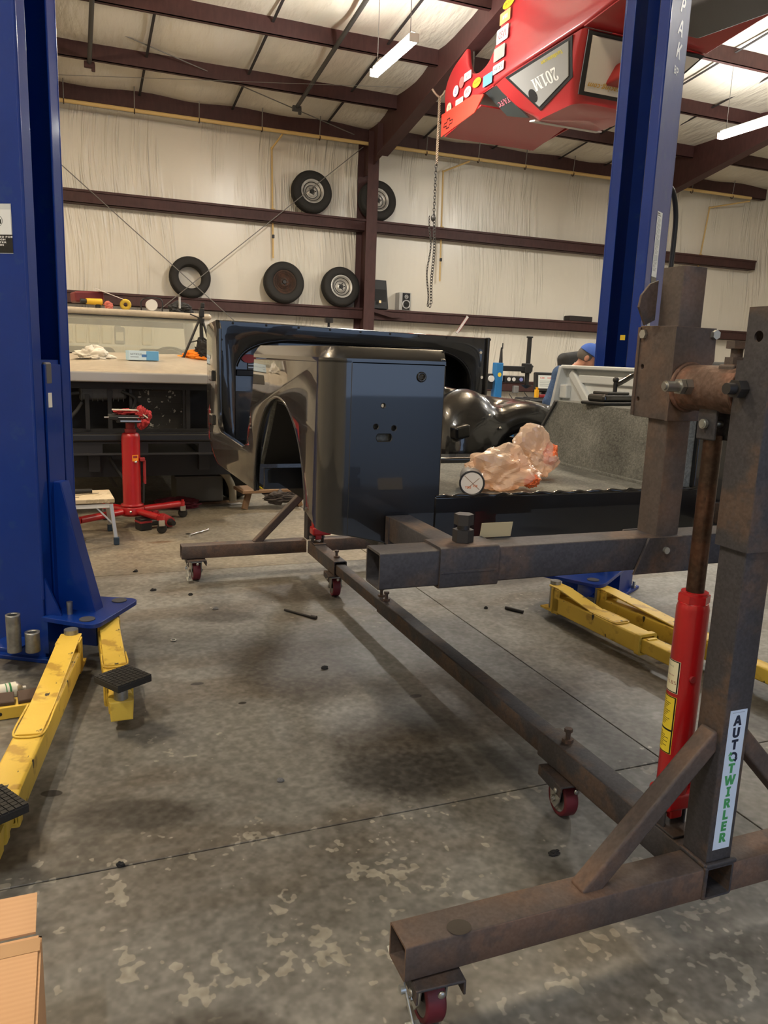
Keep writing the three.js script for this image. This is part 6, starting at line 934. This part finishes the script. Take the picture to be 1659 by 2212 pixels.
{
  const scr = canvasTex(256, 192, (g, w, h) => { g.fillStyle = '#b9bbb2'; g.fillRect(0, 0, w, h); g.fillStyle = '#b4473c'; g.font = 'bold 34px sans-serif'; g.fillText('0.00', 30, 50); g.fillText('0.00', 140, 50); g.fillStyle = '#8c9088'; for (let i = 0; i < 4; i++) g.fillRect(24, 80 + i * 24, 200, 10); });
  const t = thing('wheel_balancer', 'black wheel balancer with a grey screen next to the man', 'machine', [5.75, 0, -8.85], -0.1);
  M('cabinet', [rb(0.55, 0.85, 0.5, 0.04, 0, 0.43, 0), rb(0.6, 0.12, 0.5, 0.03, 0, 0.93, 0)], mBlack, t); M('blue_trim', rb(0.56, 0.05, 0.51, 0.01, 0, 0.8, 0), mBenchBlue, t);
  M('screen_case', rb(0.32, 0.25, 0.06, 0.012, 0.02, 1.2, 0, -0.12), mBlack, t); { const g = new THREE.PlaneGeometry(0.24, 0.17); g.rotateX(-0.12); g.translate(0.02, 1.205, 0.033); M('screen', g, std({ map: scr, roughness: 0.3, emissive: lin(1, 1, 1), emissiveMap: scr, emissiveIntensity: 0.25 }), t, { keepUV: true }); } M('screen_neck', cyl(0.03, 0.03, 0.15, 0.02, 1.04, -0.03), mBlack, t);
  M('weight_tray', rb(0.5, 0.03, 0.3, 0.01, 0, 0.99, 0.08), mBlackMatte, t); M('shaft', T(cyl(0.03, 0.03, 0.25), 0.36, 0.95, 0.1, 0, 0, Math.PI / 2), mChrome, t);
}
tag(M('yellow_bottle', [cyl(0.03, 0.03, 0.1, 5.58, 1.056, -8.74), cyl(0.012, 0.02, 0.03, 5.58, 1.12, -8.74)], std({ color: lin(0.8, 0.42, 0.02), roughness: 0.4 })), 'small yellow bottle on the balancer tray', 'bottle');
tag(M('red_spray_nozzle', [rb(0.1, 0.04, 0.03, 0.01, 5.66, 1.026, -8.72)], mRedDull), 'small red nozzle on the balancer tray', 'nozzle');
tag(M('silver_socket', [T(cyl(0.03, 0.03, 0.07), 5.93, 1.037, -8.74, 0, 0, Math.PI / 2)], mChrome), 'round silver socket on the balancer tray', 'socket');
// ---------- man in a denim shirt and blue cap ----------
{
  const P = V(0, 0, 0), px = 4.5, pz = -6.45;
  const p = thing('person', 'person in a denim shirt and blue cap looking down beside the blue post', 'person', [px, 0, pz], 0);
  const skin = std({ color: lin(0.42, 0.2, 0.13), roughness: 0.6 }), denim = std({ map: rp(tex(256, 256, (u, v) => { const a = fbm(u, v, 4, 4, 4, 801), b = fbm(u, v, 60, 60, 2, 807); return mix3([40, 62, 98], [58, 82, 118], a).map((x) => x + (b - 0.5) * 26); }), 2), roughness: 0.9 }), jean = std({ color: lin(0.03, 0.04, 0.07), roughness: 0.9 }), capM = std({ color: lin(0.035, 0.1, 0.42), roughness: 0.8 });
  // body: one continuous surface; he leans forward and looks down to his right
  const hip = V(0.0, 0.92, -0.05), chest = V(0.05, 1.26, 0.04), neck = V(0.07, 1.42, 0.1), sL = V(-0.17, 1.35, 0.06), sR = V(0.27, 1.35, 0.06);
  const bones = [[hip, chest, 0.15, 0.165], [chest, V(0.06, 1.36, 0.06), 0.155, 0.1], [sL, sR, 0.075, 0.075], [V(0.06, 1.34, 0.06), neck, 0.065, 0.056],
    [sL, V(-0.28, 1.08, 0.06), 0.07, 0.052], [V(-0.28, 1.08, 0.06), V(-0.17, 0.93, 0.27), 0.05, 0.036], [sR, V(0.38, 1.08, 0.1), 0.07, 0.052], [V(0.38, 1.08, 0.1), V(0.26, 0.95, 0.31), 0.05, 0.036],
    [V(-0.09, 0.9, -0.05), V(-0.1, 0.48, 0.0), 0.09, 0.062], [V(-0.1, 0.48, 0.0), V(-0.1, 0.08, -0.05), 0.06, 0.042], [V(0.1, 0.9, -0.05), V(0.12, 0.48, 0.02), 0.09, 0.062], [V(0.12, 0.48, 0.02), V(0.12, 0.08, -0.03), 0.06, 0.042],
    [V(-0.1, 0.05, -0.07), V(-0.11, 0.035, 0.13), 0.045, 0.04], [V(0.12, 0.05, -0.05), V(0.14, 0.035, 0.15), 0.045, 0.04]];
  const body = field((x, y, z) => { P.set(x, y, z); let d = 9; for (const [a, b, ra, rb2] of bones) d = smin(d, capsule(P, a, b, ra, rb2), 0.04); return Math.max(d, -y); }, [-0.45, -0.02, -0.35], [0.55, 1.5, 0.45], 0.016);
  // hands
  const hand = (h, s) => field((x, y, z) => { P.set(x, y, z); let d = capsule(P, h, h.clone().add(V(0, -0.03, 0.06)), 0.032, 0.03); for (let i = 0; i < 4; i++) { const b = h.clone().add(V((i - 1.5) * 0.02, -0.03, 0.075)), m = b.clone().add(V(0, -0.03, 0.03)), e = m.clone().add(V(0, -0.035, 0.0)); d = smin(d, Math.min(capsule(P, b, m, 0.0095, 0.009), capsule(P, m, e, 0.009, 0.008)), 0.008); } const th = h.clone().add(V(-s * 0.03, -0.01, 0.02)); return smin(d, Math.min(capsule(P, th, th.clone().add(V(-s * 0.02, -0.02, 0.04)), 0.011, 0.0095), capsule(P, th.clone().add(V(-s * 0.02, -0.02, 0.04)), th.clone().add(V(-s * 0.012, -0.04, 0.06)), 0.0095, 0.008)), 0.008); }, [h.x - 0.09, h.y - 0.13, h.z - 0.05], [h.x + 0.09, h.y + 0.06, h.z + 0.16], 0.006);
  const bodyM = M('clothed_body', body, denim, p);
  M('hand', hand(V(-0.165, 0.92, 0.28), -1), skin, p); M('hand', hand(V(0.255, 0.94, 0.32), 1), skin, p);
  M('trousers', field((x, y, z) => { P.set(x, y, z); let d = 9; for (const k of [8, 9, 10, 11]) { const [a, b, ra, rb2] = bones[k]; d = smin(d, capsule(P, a, b, ra + 0.012, rb2 + 0.014), 0.04); } d = smin(d, capsule(P, V(-0.07, 0.9, -0.05), V(0.09, 0.9, -0.05), 0.13, 0.13), 0.05); return Math.max(d, 0.07 - y, y - 0.98); }, [-0.32, 0.02, -0.3], [0.34, 1.02, 0.25], 0.016), jean, p);
  // head: leaning forward and turned to his left, away from the viewer
  const hd = new THREE.Group(); hd.name = 'head'; hd.position.set(0.085, 1.5, 0.12); hd.rotation.set(0.45, 0.9, 0.0, 'YXZ'); p.add(hd);
  const face = field((x, y, z) => { const e = (cx, cy, cz, rx, ry, rz) => { const a = (x - cx) / rx, b = (y - cy) / ry, c = (z - cz) / rz; return (Math.sqrt(a * a + b * b + c * c) - 1) * Math.min(rx, ry, rz); }; P.set(x, y, z); let d = smin(e(0, 0.03, -0.01, 0.076, 0.1, 0.095), e(0, -0.045, 0.03, 0.056, 0.065, 0.06), 0.04); d = smin(d, capsule(P, V(0, 0.02, 0.085), V(0, -0.02, 0.108), 0.01, 0.015), 0.015); d = smin(d, capsule(P, V(-0.02, -0.055, 0.083), V(0.02, -0.055, 0.083), 0.007, 0.007), 0.008); d = smin(d, capsule(P, V(0, -0.06, -0.02), V(0, -0.13, -0.05), 0.052, 0.055), 0.03); for (const s of [-1, 1]) { d = smin(d, e(s * 0.078, 0.0, -0.012, 0.011, 0.032, 0.022), 0.006); d = Math.max(d, -(e(s * 0.03, 0.018, 0.09, 0.016, 0.01, 0.014))); } return d; }, [-0.12, -0.16, -0.13], [0.12, 0.15, 0.14], 0.006);
  M('face', face, skin, hd); for (const s of [-1, 1]) M('eye', sph(0.011, s * 0.03, 0.016, 0.074), mWhite, hd);
  M('hair', field((x, y, z) => { const a = x / 0.082, b = (y - 0.025) / 0.1, c = (z + 0.02) / 0.1; return Math.max((Math.sqrt(a * a + b * b + c * c) - 1) * 0.08, z - 0.03, -(y + 0.035)); }, [-0.1, -0.06, -0.14], [0.1, 0.14, 0.06], 0.007), std({ color: lin(0.1, 0.09, 0.08), roughness: 0.9 }), hd);
  const cap = field((x, y, z) => { const a = x / 0.094, b = (y - 0.035) / 0.115, c = (z + 0.008) / 0.112; let d = (Math.sqrt(a * a + b * b + c * c) - 1) * 0.09; d = Math.max(d, -(y - 0.045 + z * 0.12)); return d; }, [-0.12, 0.0, -0.14], [0.12, 0.17, 0.13], 0.006);
  M('cap', cap, capM, hd); const br = new THREE.Shape(); br.moveTo(-0.08, 0); br.bezierCurveTo(-0.08, 0.11, 0.08, 0.11, 0.08, 0); br.quadraticCurveTo(0, 0.05, -0.08, 0); const bg = new THREE.ExtrudeGeometry(br, { depth: 0.006, bevelEnabled: true, bevelSize: 0.002, bevelThickness: 0.002 }); bg.rotateX(Math.PI / 2 + 0.1); bg.translate(0, 0.05, 0.07); M('cap_brim', bg, capM, hd); M('cap_button', sph(0.008, 0, 0.152, -0.008), capM, hd); M('cap_band', T(new THREE.TorusGeometry(0.093, 0.003, 6, 32), 0, 0.05, -0.005, Math.PI / 2 + 0.1), std({ color: lin(0.02, 0.05, 0.2), roughness: 0.8 }), hd);
}
{
  const t = thing('automobile_seatback', 'black car seat back standing behind the man', 'car seat', [5.2, 0, -7.4], 0.2);
  M('backrest', [rb(0.36, 0.8, 0.16, 0.07, 0, 1.18, 0, -0.1, 0, 0.12, 4)], mBlackMatte, t); M('side_bolster', [rb(0.09, 0.6, 0.2, 0.045, -0.17, 1.12, 0.03, -0.1, 0, 0.14, 3)], mBlackMatte, t); M('stripe', [bar(V(-0.19, 1.34, 0.11), V(-0.1, 1.46, 0.09), 0.03, 0.01, V(0, 0, 1), 0.003)], mGrey, t); M('cushion', rb(0.46, 0.16, 0.5, 0.06, 0, 0.66, 0.15, 0, 0, 0, 4), mBlackMatte, t); M('stand', [bx(-0.2, 0.2, 0, 0.58, -0.08, 0.35)], mGrey, t);
}
// ---------- small things by the near post ----------
function tubeStand(x, z, h, r, label) { tag(M('lift_adapter', lathe([[r * 0.62, 0], [r, 0], [r, h - 0.006], [r * 1.02, h], [r * 0.66, h], [r * 0.62, h - 0.004], [r * 0.62, 0]], 28).translate(x, 0.113, z), mGalv), label, 'adapter'); }
tubeStand(-0.275, -3.62, 0.17, 0.03, 'tall galvanised height adapter in the tray by the post');
tubeStand(-0.2, -3.6, 0.09, 0.031, 'short galvanised height adapter in the tray by the post');
{
  const t = thing('spray_can', 'white and green spray can lying by the post base', 'can', [-0.28, 0.033, -3.38], 0.25); const ct = canvasTex(128, 128, (g, w, h) => { g.fillStyle = '#e4e4dc'; g.fillRect(0, 0, w, h); g.fillStyle = '#2f7d4a'; g.fillRect(0, 16, w, 6); g.fillRect(0, 30, w, 3); g.fillStyle = '#b4302c'; g.fillRect(0, 70, w, 30); });
  M('can_body', T(cyl(0.032, 0.032, 0.16, 0, 0, 0, 0, 0, 24), -0.06, 0, 0, 0, 0, -Math.PI / 2), std({ map: ct, roughness: 0.35, metalness: 0.2 }), t, { keepUV: true }); M('can_dome', T(lathe([[0.032, 0], [0.03, 0.008], [0.02, 0.018], [0.014, 0.024], [0, 0.026]], 24), 0.02, 0, 0, 0, 0, -Math.PI / 2), mAlu, t); M('nozzle', T(cyl(0.008, 0.007, 0.015), 0.05, 0, 0, 0, 0, -Math.PI / 2), mWhite, t);
}
{
  const t = thing('brake_pad', 'worn brown brake pad on yellow backing beside the spray can', 'brake pad', [-0.25, 0, -3.22], 0.1);
  const sh = plate([[-0.1, 0], [0.085, 0], [0.1, 0.03], [0.06, 0.012], [-0.06, 0.008], [-0.1, 0.03]], 0.02, 0.002); M('backing_bracket', [rb(0.2, 0.05, 0.015, 0.004, 0, 0.026, 0.04), rb(0.2, 0.012, 0.09, 0.004, 0, 0.044, 0)], mYellow, t); for (const x of [-0.06, 0.07]) M('bolt_hole_shade', T(cyl(0.007, 0.007, 0.003), x, 0.026, 0.048, Math.PI / 2), mBlack, t);  // holes are black discs, shade put in as colour
  for (const s of [-1, 1]) M('friction_block', [plate([[-0.045, -0.035], [0.045, -0.035], [0.04, 0.035], [-0.04, 0.035]], 0.022, 0.006)].map((g) => T(g, s * 0.048, 0.063, -0.005, -Math.PI / 2 + 0.25, s * 0.1)), std({ color: lin(0.075, 0.05, 0.04), roughness: 0.9 }), t);
}
// debris
tag(M('pry_bar', [rod(V(1.09, 0.008, -4.17), V(1.2, 0.008, -4.01), 0.007, 8), rod(V(1.2, 0.008, -4.01), V(1.225, 0.008, -3.985), 0.012, 8)], mBoltDark), 'short dark pry bar on the floor under the tub', 'bar');
tag(M('steel_washer', [T(new THREE.TorusGeometry(0.012, 0.004, 6, 18), 0.434, 0.004, -3.862, Math.PI / 2)], mBolt), 'small bright washer lying on the bare floor', 'washer');
const bits = [[0.42, -4.75, 0.03], [0.62, -4.6, 0.022], [0.25, -4.6, 0.03], [0.72, -4.3, 0.026], [1.06, -3.3, 0.028], [0.8, -5.6, 0.02], [1.22, -5.5, 0.03], [1.75, -3.9, 0.03], [1.62, -3.3, 0.02], [2.25, -3.9, 0.02], [1.3, -1.75, 0.03], [0.62, -2.4, 0.018], [0.95, -0.85, 0.03], [0.85, -1.2, 0.025], [0.08, -2.1, 0.02], [1.0, -5.9, 0.02], [0.35, -5.2, 0.025]];
bits.forEach(([x, z, s], i) => tag(M('scrap_chip', cloth(x, 0.005, z, s * 0.8, 0.012, s * 0.45, 900 + i, 0.0005), i % 4 === 3 ? mGrey : mBlackMatte), 'small dark bit of debris on the concrete floor', 'scrap', 'bits of debris on the floor'));
tag(M('floor_pipe', [rod(V(2.36, 0.01, -3.86), V(2.42, 0.01, -3.76), 0.01, 10)], mBoltDark), 'short dark pipe end on the floor under the mounting bar', 'pipe');
// ---------- cardboard box ----------
{
  const cb = tex(512, 512, (u, v) => { const a = fbm(u, v, 4, 4, 4, 821), l = 0.5 + 0.5 * Math.sin(v * 6.2832 * 60); return mix3([188, 148, 110], [200, 160, 122], a).map((x) => x + l * 5); }), mc = std({ map: rp(cb, 1.5), roughness: 0.9 }), tp = std({ color: lin(0.42, 0.25, 0.12), roughness: 0.5 });
  const t = thing('cardboard_box', 'open cardboard box at the picture corner', 'box', [-0.3, 0, -1.18], 0.0);
  M('box_walls', [bx(-0.22, 0.21, 0, 0.36, 0.195, 0.2), bx(-0.22, 0.21, 0, 0.36, -0.235, -0.23), bx(-0.22, -0.215, 0, 0.36, -0.235, 0.2), bx(0.205, 0.21, 0, 0.36, -0.235, 0.2), bx(-0.22, 0.21, 0, 0.005, -0.235, 0.2)], mc, t);
  M('flap', [box(0.42, 0.005, 0.4, -0.005, 0.364, -0.03)], mc, t); M('flap', [box(0.41, 0.005, 0.1, -0.005, 0.375, -0.285, 0.12)], mc, t); for (const pt of [box(0.425, 0.001, 0.035, -0.004, 0.3672, -0.205), box(0.12, 0.001, 0.1, 0.1, 0.3672, 0.12)]) M('packing_tape', pt, tp, t);
}
renderer.render(scene, camera);
